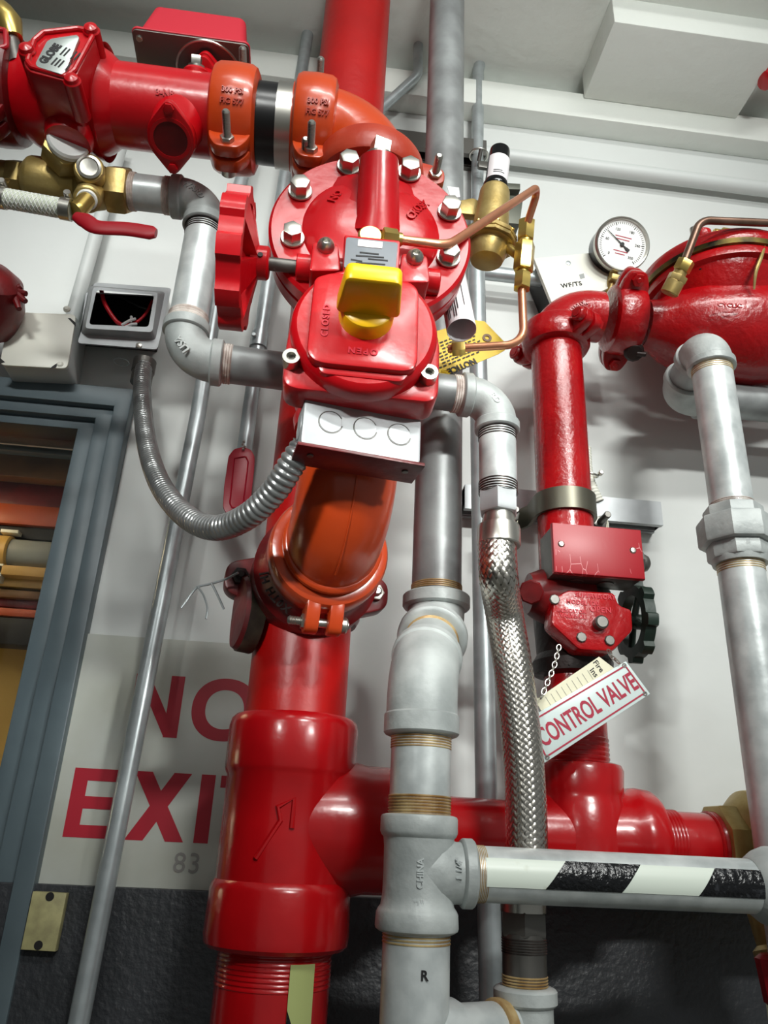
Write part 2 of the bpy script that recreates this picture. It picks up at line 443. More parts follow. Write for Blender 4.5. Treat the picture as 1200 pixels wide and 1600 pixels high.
bar('brown_shelf', 924, 937, 1.33, .03, 'wood_br', 'brown shelf strip above the orange one in the window', 'shelf')
bar('maroon_strip', 938, 952, 1.34, .03, 'red_dark', 'maroon strip under the brown shelf in the window', 'strip')
bar('orange_strip', 953, 966, 1.33, .03, 'orange_gl', 'orange strip near the foot of the coloured bars in the window', 'strip')
bar('black_shelf_edge', 968, 1010, 1.33, .04, 'dark', 'black shelf edge directly above the yellow wall', 'shelf')
bar('yellow_panel', 1011, 1500, 1.42, .03, 'yel_wall', 'yellow wall panel filling the lower window', 'panel')
g = G(); box(g, ((WL+WR)/2, .50, 1.5), 1.6, .02, 1.6); struct('wall_far', g, 'dark')
g = G()
c = P(62, 686, 1.285); cyl(g, c, c-Y*.012, .012, 20, .002); cyl(g, c-Y*.012, c-Y*.02, .006, 12, .001)
solo('screw_boss', g, 'steel_dk', 'round screw fixed in the dark channel under the window head', 'screw')
area('low_fill_behind_window', (-.95, .10, 1.55), (-.72, .30, 1.62), .10, .10, 0.45, (1, .85, .6))  # added warm fill that brightens the yellow panel
area('warm_fill_behind_window', (-.72, .10, 2.02), (-.66, .24, 1.62), .30, .04, 1.1, (1, .8, .5)).data.energy = 0.8  # added fill, put in to light the coloured bars behind the glass

# ------------------------------------------------------------------ small builders
def galv_elbow(C, d1, d2, r, L, name, label, m='galv', txt=None, bandw=.014, br=1.13, Rr=None, big=1.08):
    t = thing(name, label, 'pipe elbow', C)
    C = V(C); d1 = V(d1).normalized(); d2 = V(d2).normalized(); rb = r*big
    g = G(); sweep(g, fillet([C+d1*L, C, C+d2*L], Rr or L*.78, 14), rb, 36)
    part('body', g, m, t)
    for dd in (d1, d2):
        g = G(); band(g, C+dd*(L-bandw*.5), dd, rb*br, bandw, .002); part('collar', g, m, t)
    if txt:
        s, fn, size = txt
        part('cast_lettering', text_geo(s, size, fn, ext=.0008, bold=.0006), m, t)
    return t
def cylmap(c, ax, up, r, ang0=0., flip=1):
    """wrap text round a cylinder: x along the axis, y round it; ang0 turns it away from the viewer direction"""
    c = V(c); ax = V(ax).normalized(); f = V((-.0, -1, 0)); f = (f-ax*f.dot(ax)).normalized(); s = ax.cross(f)*flip
    def fn(x, y, h):
        a = ang0 + y/r
        return c+ax*x+(f*math.cos(a)+s*math.sin(a))*(r+h)
    return fn
def coupling(c, ax, pad, r, wd, m, name, label, group=None, boltdir=None, studs=(.03, .03), bolt_m='steel', flange=.0, bolt=.0048, padw=.85, ro=1.30, gap=.004):
    """two-piece grooved coupling: ring plus two bolt pads, each pad carries a track bolt with nut"""
    c = V(c); ax = V(ax).normalized(); pad = V(pad).normalized(); bd = V(boltdir) if boltdir else ax.cross(pad); bd.normalize()
    R_ = r*ro; t = thing(name, label, 'pipe coupling', c, group)
    g = G(); e = wd*.16
    lathe(g, c-ax*wd/2, ax, [(0, r*1.0), (0, R_-e*1.2), (e*.35, R_-e*.35), (e, R_), (wd*.5, R_+.0012), (wd-e, R_), (wd-e*.35, R_-e*.35), (wd, R_-e*1.2), (wd, r*1.0)], 64)
    part('housing', g, m, t)
    for i, sg in enumerate((1, -1)):
        p = pad*sg; pr = R_+.012
        g = G()
        for k in (1, -1):
            # lug half: tapers from the ring to a flat pad
            o = c + bd*k*gap/2
            a = wd*padw/2
            poly = roundpoly([(R_*.80, -a*1.1), (pr-.004, -a*.95), (pr+.013, -a*.55), (pr+.013, a*.55), (pr-.004, a*.95), (R_*.80, a*1.1)], .007)
            prism(g, poly, o, p, ax if p.cross(ax).dot(bd)*k > 0 else ax, (.015)*(1 if p.cross(ax).dot(bd)*k > 0 else -1), .002)
        part('bolt_pad', g, m, t)
        b = G(); q = c+p*(pr+.001)
        cyl(b, q-bd*.028, q+bd*.02, bolt, 16)
        cyl(b, q-bd*.027, q-bd*.016, bolt*1.9, 18, .002)
        studnut(b, q+bd*.0155, bd, bolt, studs[i]); part('bolt', b, bolt_m, t)
    return t
def pipe(name, a, b, r, m, label, cat='pipe', group=None, seg=56):
    g = G(); cyl(g, a, b, r, seg, .0012); return solo(name, g, m, label, cat, group)

# =================================================================== MAIN RISER (4 inch)
dR = .93; rR = .0585
xR = P(467, 1060, dR).x
zR = lambda py: zrow(xR, dR-rR, py)          # by the front surface
A = lambda z: W(xR, dR, z)
z_tt, z_tb = zR(1112), zR(1492)
pipe('riser_pipe', A(z_tt-.01), A(Zceil), rR, 'red_riser', 'tall thick red riser pipe above the large red tee', seg=72)
t = thing('riser_pipe', 'thick red pipe below the large red tee, with a luminous strip', 'pipe', A(z_tb-.02))
g = G(); cyl(g, A(z_tb+.01), A(z_tb-.45), rR*1.01, 72); part('pipe', g, 'red_cast', t)
g = G(); thread(g, A(z_tb+.005), A(z_tb-.035), rR*1.025, 9, .0012); part('thread', g, 'red_cast', t)
# curved strip helper: patch on a pipe surface
def patch(g, fn, s0, s1, t0, t1, n=10, th=.0004, skew=0):
    """fn(s, t, h): s along, t round"""
    lo = []; hi = []
    for i in range(n+1):
        q = i/n; tt = t0+(t1-t0)*q
        k = skew*(q)
        lo.append((s0+k, tt)); hi.append((s1+k, tt))
    vs = []; fs = []
    for h in (0, th):
        for a, b in zip(lo, hi): vs += [fn(a[0], a[1], h), fn(b[0], b[1], h)]
    m = 2*(n+1)
    for i in range(n):
        a = 2*i; fs += [(a, a+1, a+3, a+2), (m+a, m+a+2, m+a+3, m+a+1)]
    for i in range(n): a = 2*i; fs += [(a, a+2, m+a+2, m+a), (a+1, m+a+1, m+a+3, a+3)]
    fs += [(0, m, m+1, 1), (m-2, m-1, 2*m-1, 2*m-2)]
    g.add(vs, fs); return g
def vfn(s, tt, h):     # s along z downwards, t angle to the right of the viewer direction
    return A(s)+V((math.sin(tt), -math.cos(tt), 0))*(rR*1.035+h)
zs = zrow(xR, dR-rR, 1507)
g = G(); patch(g, vfn, zs-.3, zs, .28, .74, 8); part('luminous_strip', g, 'tape_g', t)
g = G()
a0 = zs-.05; vs = []
for i in range(9):
    q = i/8; tt = .28+.46*q; vs += [vfn(a0-.045*q-.02, tt, .0006), vfn(a0+.012-.062*q, tt, .0006)]
g.add(vs, [(2*i, 2*i+1, 2*i+3, 2*i+2) for i in range(8)]); part('black_stripe', g, 'tape_b', t)

# large tee
t = thing('threaded_tee', 'large red cast iron tee on the thick riser pipe', 'pipe tee', A(z_tb))
L = z_tt-z_tb; z1 = zR(1205)-z_tb; z2 = zR(1385)-z_tb
rb = rR*1.31
g = G(); lathe(g, A(z_tb), Z, [(0, rb*.93), (.004, rb*.985), (.012, rb), (z2-.006, rb*.985), (z2-.001, rb*.965), (z2+.003, rb*.925), (L*.5, rb*.925), (z1-.003, rb*.925), (z1+.001, rb*.955), (z1+.005, rb*.972), (L-.012, rb*.975), (L-.004, rb*.95), (L, rb*.90), (L, rR*.9)], 80)
part('body', g, 'red_cast', t)
zbr = zrow(xR, dR, 1300)
zbr = P(1090, 1321, .97).z
B0 = A(zbr)
yb = V((P(1090, 1321, .97).x, .97-WALL, zbr)); bdir = (yb-B0).normalized()
g = G(); lathe(g, B0, bdir, [(0, rR*1.15), (.055, rR*1.22), (.075, rR*1.2), (.088, rR*1.15), (.12, rR*1.15), (.145, rR*1.12), (.158, rR*.95), (.165, .046), (.175, .044)], 64)
part('branch', g, 'red_cast', t)
for q, sg in ((1, 1), (-1, -1)):
    pass
# raised arrow mark
g = G(); pth = [(-.052, -.035), (-.030, .006), (-.034, .020), (-.018, .030), (-.018, -.002)]
pts = [A((z_tt+z_tb)/2-.0+b*.9)+V((math.sin(.35+a/.07), -math.cos(.35+a/.07), 0))*(rb*.925) for a, b in pth]
sweep(g, pts, .0030, 8); part('arrow_mark', g, 'red_cast', t)

# mechanical tee strap and branch elbow, stack of valve gear in front
dS = .705; rS = .0475
xS = P(545, 740, dS).x
zS = P(513, 868, .80).z
St = lambda z: W(xS, dS, z)
sd = V((xS-xR, dS-dR, 0)).normalized()       # riser -> stack direction
su = Z.cross(sd)*-1                          # sideways (points right)
if su.x < 0: su = -su
t = thing('branch_clamp', 'dark red bolted branch clamp strapped round the thick riser', 'pipe clamp', A(zS))
g = G(); lathe(g, A(zS-.045), Z, [(0, rR+.001), (0, rR*1.10), (.008, rR*1.17), (.045, rR*1.20), (.082, rR*1.17), (.09, rR*1.10), (.09, rR+.001)], 72); part('strap', g, 'red_dark', t)
g = G(); lathe(g, A(zS)+sd*.03, sd, [(0, .074), (.045, .074), (.055, .066), (.075, .062), (.085, .060)], 56); part('outlet', g, 'red_dark', t)
for sg in (1, -1):
    c = A(zS)+su*sg*(rR+.024)+Z*.0
    g = G(); poly = roundpoly([(-.03, -.034), (.020, -.018), (.020, .018), (-.03, .034)], .014, 6)
    prism(g, poly, c-sd*.012, su*sg, Z, .026*(1 if (su*sg).cross(Z).dot(sd) > 0 else -1), .003)
    part('bolt_lug', g, 'red_dark', t)
    g = G(); studnut(g, c+su*sg*.002+sd*.014, sd, .0062, .014); part('bolt', g, 'iron' if sg < 0 else 'steel', t)
def ringmap(c, ax, up, r, rot):
    c = V(c); ax = V(ax).normalized(); up = V(up); sdv = up.cross(ax)
    def fn(x, y, h):
        a = rot + x/r; rr = r+y
        return c + (up*math.cos(a)+sdv*math.sin(a))*rr + ax*h
    return fn
part('cast_lettering', text_geo('X0TH HJ', .012, ringmap(A(zS)+sd*.1055, sd, Z, .0680, PI*1.28), .0012, .0004, sp=1.2), 'iron', t)

# orange elbow
Ce = St(zS)
t = thing('grooved_elbow', 'shiny orange elbow curving up under the grey electrical box', 'pipe elbow', Ce)
g = G(); pts = fillet([Ce-sd*.085, Ce, Ce+Z*.105], .078, 22); sweep(g, pts, rS*1.06, 56); part('body', g, 'orange', t)
g = G(); c = Ce-sd*.062; band(g, c, sd, rS*1.13, .012, .003); part('shoulder', g, 'orange', t)
g = G(); band(g, Ce+Z*.09, Z, rS*1.16, .014, .003); part('shoulder', g, 'orange', t)
g = G(); n = len(pts); fr_ = frames(pts)
seam = [p+((-sd if False else 0) or V((0, 0, 0))) for p in pts]
out_ = []
for p, (u, v_, tt) in zip(pts[6:-2], fr_[6:-2]):
    o_ = (sd*1-Z*1); o_ = (o_-tt*o_.dot(tt)).normalized(); out_.append(p+o_*rS*1.06)
sweep(g, out_, .0011, 6); part('casting_seam', g, 'orange', t)
# rigid coupling clamped round the horizontal leg
t = coupling(Ce-sd*.092, sd, -Z, rS*1.10, .042, 'orange', 'grooved_coupling', 'orange coupling at the foot of the orange elbow with a bolt pointing left', boltdir=(-su.x, -su.y, 0), studs=(.02, .02), ro=1.24, gap=.010)

# =================================================================== BUTTERFLY VALVE with gear operator
zB = P(560, 640, dS).z
z_bt = P(575, 470, dS).z
t = thing('butterfly_valve', 'red gear operated butterfly valve with yellow position indicator', 'valve', St(Ce.z+.105))
g = G(); lathe(g, St(Ce.z+.100), Z, [(0, rS*1.05), (0, rS*1.25), (.012, rS*1.30), (.016, rS*1.1), (.03, rS*1.3), (.05, rS*1.32), (.06, rS*1.15), (.075, rS*1.3), (.10, rS*1.28), (.10, rS)], 56); part('body', g, 'red', t)
dO = .58
base = [(445, 548), (441, 588), (446, 601), (462, 607), (668, 628), (680, 624), (686, 612), (688, 540), (679, 492), (655, 458), (622, 436), (585, 426), (545, 424), (508, 434), (476, 458), (455, 494)]
g = G(); slab(g, base, dO, .036, .004, .008); 
part('gear_case', g, 'red', t)
g = G(); slab(g, [(538, 366), (626, 375), (622, 440), (536, 436)], dO-.004, .03, .002, .003); part('plate_mount', g, 'red', t)
cc = P(568, 527, dO); rc = R(228, 568, 530, dO)
g = G(); lathe(g, cc+Y*.002, -Y, [(0, rc), (.012, rc), (.017, rc-.002), (.020, rc-.006), (.0205, 0)], 72); part('cover', g, 'red', t)
pan = [(491, 432), (479, 548), (488, 561), (505, 567), (632, 580), (648, 576), (653, 562), (655, 452), (643, 440), (600, 431), (520, 424)]
g = G(); slab(g, pan, dO-.027, .012, .003, .006); part('raised_panel', g, 'red', t)
# heavy lower edge of cover
g = G(); slab(g, [(492, 560), (500, 583), (630, 597), (645, 577)], dO-.020, .025, .003, .006); part('lower_rib', g, 'red', t)
for x_, y_ in ((455, 568), (668, 592)):
    c = P(x_, y_, dO); rr = R(27, x_, y_, dO)
    g = G(); tube_hollow(g, c+Y*.002, c-Y*.012, rr, rr*.55, 28); cyl(g, c+Y*.002, c-Y*.006, rr*.56, 6); part('socket_bolt', g, 'steel', t)
for x_, y_ in ((509, 383), (648, 401)):
    c = P(x_, y_+3, dO+.008); rr = R(28, x_, y_, dO)
    g = G(); slab(g, [(x_-20, y_-6), (x_+20, y_-2), (x_+24, y_+40), (x_-26, y_+40)], dO+.008, .03, .002, .004); part('bolt_ear', g, 'red', t)
    g = G(); lathe(g, c, -Y, [(0, rr), (.002, rr), (.005, rr*.9), (.008, rr*.65), (.0095, rr*.42), (.006, rr*.3), (.006, 0)], 28); part('dome_bolt', g, 'steel', t)
# worm shaft housings and input shaft
dW = .612
zw = P(463, 417, dW).z
rw = R(41, 500, 420, dW)
g = G(); cyl(g, W(xcol(dW, zw, 463), dW, zw), W(P(570, 425, dW).x, dW, zw), rw, 36, .001); part('worm_housing', g, 'red', t)
g = G(); cyl(g, W(P(570, 425, dW).x, dW, zw), W(xcol(dW, zw, 686), dW, zw), rw, 36, .001); part('worm_housing', g, 'red', t)
g = G(); cyl(g, W(xcol(dW, zw, 410), dW, zw), W(xcol(dW, zw, 470), dW, zw), R(21, 440, 415, dW), 28); part('input_shaft', g, 'steel_dk', t)
# nameplate
g = G(); slab(g, [(541, 370), (622, 379), (618, 424), (537, 418)], dO-.0055, .0016, .0003, .003); npl = part('name_plate', g, 'plate', t)
g = G(); slab(g, [(560, 374), (598, 378), (597, 388), (559, 384)], dO-.0061, .0006); part('sticker', g, 'white_s', npl)
g = G()
for i, (x0, x1, y_) in enumerate(((562, 592, 393), (556, 600, 398), (548, 566, 404), (575, 606, 403), (556, 602, 409), (558, 598, 413))):
    slab(g, [(x0, y_), (x1, y_+3), (x1, y_+5), (x0, y_+2)], dO-.006, .0005)
part('small_print', g, 'ink', npl)
# cast words, valve is mounted upside down
pc = P(567, 549, dO-.027)
part('cast_lettering', text_geo('OPEN', .0085, flat(pc, -X, -Z), .0005, .0003, sp=1.3), 'red_satin', t)
pc = P(509, 501, dO-.027)
part('cast_lettering', text_geo('CLOSED', .0080, flat(pc, Z, -X), .0005, .0003, sp=1.2), 'red_satin', t)
# yellow indicator
ck = P(572, 494, dO-.028); rk = R(86, 572, 494, dO-.028)
g = G(); lathe(g, ck+Y*.001, -Y, [(0, rk), (.014, rk), (.017, rk-.001), (.019, rk-.004), (.0195, 0)], 48)
ind = part('position_indicator', g, 'yellow', t)
zt_ = ck.z-.008
a = xcol(dO-.045, zt_, 524)-ck.x; b = xcol(dO-.045, zt_, 625)-ck.x
poly = [(a*1.0, 0), (b*1.0, 0), (b*.86, .046), (a*.78, .046)]
g = G(); prism(g, roundpoly(poly, .006), (ck.x, ck.y-.016, zt_-.004), X, -Y, -.017, .003); part('grip', g, 'yellow', ind)

# handwheel: a thing clamped on the worm shaft moves with the valve, so it is a part of it
hx0 = xcol(dW, zw, 352); hx1 = xcol(dW, zw, 388); hub0 = xcol(dW, zw, 396); hub1 = xcol(dW, zw, 421)
rwh = .0645; c = lambda x: W(x, dW, zw)
g = G(); rs = []; nseg = 96
for sx, rad in ((hx0, 1.0), (hx0, .86), (hx1, .86), (hx1, 1.0)):
    ring = []
    for j in range(nseg):
        an = 2*PI*j/nseg+.25; lob = .5+.5*math.tanh(6*math.sin(an*9/1))
        rr = rwh*(rad+((.10*lob) if rad > .9 else 0)-.03)
        ring.append(c(sx)+V((0, math.cos(an), math.sin(an)))*rr)
    rs.append(ring)
rings(g, rs, True); hw = part('handwheel', g, 'red', t)
g = G()
for k in range(5):
    an = 2*PI*k/5+.35; dd = V((0, math.cos(an), math.sin(an))); tt = V((0, -math.sin(an), math.cos(an)))
    a0_ = c(hx0+.006)+dd*rwh*.86; a1_ = c(hx1)+dd*rwh*.86; b0 = c(hub0-.006)+dd*.010; b1 = c(hub0+.006)+dd*.010
    w0, w1 = .016, .008
    vs = [a0_-tt*w0, a0_+tt*w0, a1_+tt*w0, a1_-tt*w0, b0-tt*w1, b0+tt*w1, b1+tt*w1, b1-tt*w1]
    g.add(vs, [(0, 1, 2, 3), (4, 7, 6, 5), (0, 4, 5, 1), (1, 5, 6, 2), (2, 6, 7, 3), (3, 7, 4, 0)])
part('spokes', g, 'red', hw)
g = G(); cyl(g, c(hub0-.004), c(hub1), .0165, 36, .002); part('hub', g, 'red', hw)
g = G(); q = c(hub1-.008)+V((0, -.0166, -.004)); cyl(g, q+Y*.004, q-Y*.0005, .0026, 14); part('pin_hole', g, 'dark', hw)

# electrical box under the operator
t = thing('conduit_box', 'grey steel electrical box with three round knockouts under the red gear case', 'electrical box', P(560, 670, .62))
yw = -.20; bu = V((math.cos(yw), math.sin(yw)*-1, 0)); bn = Z.cross(bu)*-1  # bn points to viewer
p0 = P(478, 618, .60); 
wB = .110; hB = .050; dB = .034
bu = V((math.cos(.17), math.sin(.17), 0)); bn = V((math.sin(.17), -math.cos(.17), 0))
org = P(477, 617, .597)+bu*wB/2-Z*hB/2-bn*dB/2
g = G(); prism(g, roundpoly([(-wB/2, -hB/2), (wB/2, -hB/2), (wB/2, hB/2), (-wB/2, hB/2)], .006), org-bn*dB/2, bu, Z, dB*(1 if bu.cross(Z).dot(bn) > 0 else -1), .002)
part('case', g, 'box_steel', t)
for k in range(3):
    c_ = org+bn*(dB/2+.0002)+bu*(-.030+k*.032)+Z*.002
    g = G(); cyl(g, c_-bn*.001, c_+bn*.0006, .0102, 36, .0002); kn = part('knockout', g, 'box_steel', t)
    g = G(); torus(g, c_, bn, .0109, .0005, 36, 6, .5, 2*PI-.2); part('slit', g, 'steel_dk', kn)
c_ = org-bu*(wB/2+.0002); g = G(); cyl(g, c_+bu*.001, c_-bu*.0004, .0102, 32, .0002); torus(g, c_, bu, .0108, .0006, 32, 6); part('knockout', g, 'box_steel', t)
g = G(); box(g, org-Z*(hB/2+.0015)+bn*.002, wB+.006, dB+.006, .0035, .001, u=bu, v=Z); lid = part('cover_plate', g, 'red_dark', t, 'dark red cover plate')
for sx in (-1, 1):
    g = G(); q = org-Z*(hB/2+.0032)+bu*sx*.044+bn*.006; cyl(g, q, q-Z*.0015, .003, 14, .0004); part('screw', g, 'steel_dk', lid)

# =================================================================== LARGE BONNET VALVE
dV = .618
cV = P(580, 363, dV); rV = .1055
DOME = [(-.004, .074), (0, .072), (.003, .068), (.008, .062), (.012, .054), (.015, .044), (.017, .030), (.018, 0)]
t = thing('control_valve', 'large red valve with a round bolted cover in the middle', 'valve', cV)
g = G(); lathe(g, cV+Y*.060, -Y, [(0, .06), (.01, rV*.8), (.016, rV*.96), (.018, rV*.99), (.034, rV*.99), (.036, rV*.975), (.039, rV*.975), (.041, rV), (.057, rV), (.060, rV-.003), (.0605, .070)], 96)
part('cover_flange', g, 'red', t)
g = G(); lathe(g, cV, -Y, DOME, 72); part('dome', g, 'red', t)
g = G(); sweep(g, [cV+Y*.035+Z*.085, cV+Y*.05+Z*.05, W(xS, dS-.02, cV.z), W(xS, dS-.005, cV.z-.05), W(xS, dS, cV.z-.11)], [.055, .075, .078, .07, .052], 40); 
lathe(g, St(cV.z-.10), Z, [(0, rS*1.05), (.03, .06), (.06, .075), (.12, .075), (.17, .055), (.20, rS*1.05)], 48); part('body', g, 'red', t)
# boss with square plug
bb = P(590, 345, dV-.012); bt = P(592, 252, dV-.030)
g = G(); sweep(g, [P(588, 365, dV-.005), bb, bt], [.027, .0225, .0205], 32); boss = part('boss', g, 'red', t)
ax_ = (bt-bb).normalized()
g = G()
for sx in (-1, 1):
    a0_ = P(588+sx*24, 372, dV-.006); a1_ = P(591+sx*19, 262, dV-.016)
    sweep(g, [a0_, a1_], [.006, .004], 10)
part('rib', g, 'red', t)
g = G(); pv = bt+ax_*.001; cyl(g, pv, pv+ax_*.006, .0145, 28, .001); u_, v_, n_ = frame(ax_)
prism(g, [(-.0085, -.0085), (.0085, -.0085), (.0085, .0085), (-.0085, .0085)], pv+ax_*.005, (X*.96+Y*.28), ax_.cross(X*.96+Y*.28).normalized(), .017, .0015, False)
part('square_plug', g, 'steel', boss)
for i, (x_, y_) in enumerate(((469, 300), (545, 261), (639, 271), (702, 332), (700, 404), (457, 373))):
    q = P(x_, y_, dV-.001); g = G(); hexhead(g, q, -Y, R(31, x_, y_, dV), .0155, a0=.2+i*.7); part('bolt', g, 'steel', t)
# brass nut on the bonnet and lettering
q = P(577, 382, dV-.018)
g = G(); cyl(g, q, q-Y*.014, .0125, 28, .002); part('brass_plug', g, 'brass_b', t)
def domefn(px, py, u, v):
    o = P(px, py, dV); u = V(u).normalized(); v = V(v).normalized()
    def fn(x, y, h):
        p = o+u*x+v*y; rho = math.hypot(p.x-cV.x, p.z-cV.z); hh = 0
        for (h0, r0), (h1, r1_) in zip(DOME, DOME[1:]):
            if r1_ <= rho <= r0: hh = h0+(h1-h0)*(r0-rho)/(r0-r1_)
        return V((p.x, cV.y-hh-h, p.z))
    return fn
part('cast_lettering', text_geo('CROSBY', .0125, domefn(652, 338, (.5, 0, 1), (-1, 0, .5)), .0010, .0004, sp=.95), 'red', t)
part('cast_lettering', text_geo('ON', .0115, domefn(522, 322, (-.5, 0, -1), (1, 0, -.5)), .0010, .0004), 'red', t)

# upper elbow and the horizontal run to the left
zT = P(430, 196, dS).z
Ct = St(zT)
t = thing('grooved_elbow', 'orange elbow above the bolted valve cover turning left', 'pipe elbow', Ct)
g = G(); sweep(g, fillet([Ct-Z*.085, Ct, Ct-X*.10], .070, 20), rS*1.08, 56); part('body', g, 'orange', t)
g = G(); band(g, Ct-X*.078, X, rS*1.17, .012, .003); part('shoulder', g, 'orange', t)
g = G()
def elbtop(x, y, h):
    a = -.45+y/(rS*1.1)
    return V((Ct.x-.03+x, Ct.y-math.cos(a)*(rS*1.06+h), Ct.z+math.sin(a)*(rS*1.06+h)-.2*abs(x+.03)))
coupling(Ct-Z*.068, Z, X, rS*1.08, .042, 'orange_dk', 'grooved_coupling', 'orange coupling half hidden behind the top of the valve cover', boltdir=(0, -1, 0), studs=(.03, .03), ro=1.28)
hx = lambda px: xcol(dS, zT, px)
def H(px): return W(hx(px), dS, zT)
th_ = math.radians(78); pad = V((0, -math.cos(th_), -math.sin(th_)))
bd_ = V((0, -math.sin(th_), math.cos(th_)))
def cpl(px0, px1, label, nm):
    c_ = (H(px0)+H(px1))/2; wd = (H(px1)-H(px0)).length
    return coupling(c_, X, pad, rS*1.02, wd, 'orange', 'grooved_coupling', label, boltdir=bd_, studs=(.036, .036), ro=1.30)
c1 = cpl(459, 524, 'orange grooved coupling beside the upper orange elbow', 1)
c2 = cpl(334, 404, 'orange grooved coupling between the black sleeve and red check valve pipe', 2)
for tt_, px_ in ((c1, 497), (c2, 372)):
    part('cast_lettering', text_geo('FIG 577', .0085, cylmap(H(px_)+Z*0, Z.cross(Y)*-1, 0, rS*1.326+.0012, -.55, -1), .0008, .0003), 'orange_dk', tt_)
    part('cast_lettering', text_geo('300 PSI', .0085, cylmap(H(px_)+Z*0, Z.cross(Y)*-1, 0, rS*1.326+.0012, -.36, -1), .0008, .0003), 'orange_dk', tt_)
t = thing('pipe_spool', 'short black pipe sleeve with a bright steel ring between orange couplings', 'pipe', H(430))
g = G(); cyl(g, H(402), H(462), rS*1.0, 56, .001); part('sleeve', g, 'black', t)
g = G(); tube_hollow(g, H(434), H(459), rS*1.05, rS*.98, 64); part('steel_ring', g, 'steel', t)

# check valve with flow switch port
t = thing('check_valve', 'long red check valve body with a silver name plate, upper left', 'valve', H(120))
g = G(); cyl(g, H(164), H(336), rS*1.02, 64, .001); part('outlet_pipe', g, 'red', t)
g = G(); x0_ = hx(30); x1_ = hx(188)
lathe(g, H(30), X, [(0, rS*1.02), (.012, .052), (.03, .062), (.055, .066), (.075, .064), (.088, .060), (.094, .063), (.105, .066), ((x1_-x0_)*.80, .064), ((x1_-x0_)*.92, .056), (x1_-x0_, rS*1.02)], 64); part('body', g, 'red', t)
g = G(); cyl(g, H(-60), H(36), rS*1.04, 48); part('inlet_pipe', g, 'red_cast', t)
dC = .622
cov = [(36, 92), (47, 62), (66, 46), (122, 40), (141, 42), (150, 58), (120, 118), (108, 128), (46, 112), (38, 104)]
g = G(); slab(g, cov, dC, .085, .003, .005); cv = part('cover', g, 'red', t)
g = G(); rimp = [P(x_, y_, dC-.001) for x_, y_ in ((43, 96), (53, 64), (68, 51), (122, 45), (138, 48), (144, 58), (116, 110), (104, 120), (50, 105))]
rimp = fillet(rimp+[rimp[0]], .004, 4); sweep(g, rimp, .0032, 10); part('rim', g, 'red', cv)
pl_ = [(55, 99), (73, 64), (80, 60), (120, 54), (124, 58), (102, 112), (96, 116), (58, 104)]
g = G(); slab(g, pl_, dC-.0045, .0045, .0006, .003); npl = part('name_plate', g, 'plate_s', cv)
pa = P(79, 84, dC-.0046); pu = (P(90, 66, dC)-P(66, 92, dC)).normalized(); pv_ = V((-pu.z, 0, pu.x))
part('lettering', text_geo('GLOBE', .0125, flat(pa, pu, pv_), .0002, .0007, sx=.85), 'ink', npl)
g = G()
for k in range(5):
    o_ = pa - pv_*(.0095+.0042*k)-pu*(.010 if k > 1 else 0)*0
    for q, (s_, l_) in enumerate(((-.014, .012), (.004, .013))):
        if (k+q) % 4 == 3: continue
        c_ = o_+pu*(s_+l_/2); prism(g, [(-l_/2, -.0009), (l_/2, -.0009), (l_/2, .0009), (-l_/2, .0009)], c_, pu, pv_, .0003)
part('small_print', g, 'ink', npl)
for x_, y_ in ((142, 45), (41, 76), (112, 124)):
    g = G(); q = P(x_, y_, dC-.004); cyl(g, q+Y*.05, q, .0095, 24, .002); lathe(g, q, -Y, [(0, .008), (.003, .007), (.005, .003), (.0055, 0)], 20); part('cover_bolt', g, 'red', cv)
# drain boss
zdb = P(112, 205, dS-.0).z
xdb = P(113, 200, .70).x
g = G(); sweep(g, [W(xdb, .705, zT-.01), W(xdb, .70, zT-.060), W(xdb, .70, zT-.077)], [.034, .030, .0255], 36); part('drain_boss', g, 'red', t)
# side port facing down
th2 = math.radians(68); pd_ = V((0, -math.cos(th2), -math.sin(th2))); pe = V((0, -math.sin(th2), math.cos(th2)))
def port(sgn, px, L):
    d_ = pd_*sgn; c0 = H(px); g = G()
    sweep(g, [c0, c0+d_*.05, c0+d_*(L-.010)], [.040, .030, .028], 40)
    fl = roundpoly([(.027, .012), (0, .045), (-.027, .012), (-.027, -.012), (0, -.045), (.027, -.012)], .012, 6)
    u2 = X; v2 = pe
    nn = u2.cross(v2)
    hgt = .011*(1 if nn.dot(d_) > 0 else -1)
    prism(g, fl, c0+d_*(L-.011), u2, v2, hgt, .002)
    pt = part('side_port', g, 'red', t)
    return pt, c0+d_*L
pt, pc_ = port(1, 288, .086)
g = G(); cyl(g, pc_-pd_*.0002, pc_+pd_*.0004, .0195, 36); part('bore', g, 'red_dark', pt)
g = G(); tube_hollow(g, pc_-pd_*.002, pc_+pd_*.0012, .0235, .0195, 40); part('bore_lip', g, 'red', pt)
for s_ in (1, -1):
    g = G(); q = pc_+pe*s_*.033; prism(g, hexpoly(.0062), q-pd_*.001, X, pe, .004*(1 if X.cross(pe).dot(pd_) > 0 else -1), .0006); part('bolt', g, 'red', pt)
pt2, pc2 = port(-1, 300, .106)
q0 = P(302, 140, dS-rS*1.0); qd = V((0, -.55, .83))
q0 = H(303)+qd*rS*.98
g = G(); cyl(g, q0-qd*.006, q0+qd*.007, .015, 28, .003); bs = part('plug_boss', g, 'red', t)
g = G(); cyl(g, q0+qd*.006, q0+qd*.010, .010, 20); prism(g, [(-.0055, -.0055), (.0055, -.0055), (.0055, .0055), (-.0055, .0055)], q0+qd*.010, X, qd.cross(X), .011*(1 if X.cross(qd.cross(X)).dot(qd) > 0 else -1), .001); part('square_plug', g, 'steel', bs)
part('cast_lettering', text_geo('3-N8', .010, cylmap(H(270), X, 0, rS*1.02, -.45, -1), .0006, .0004), 'red', t)
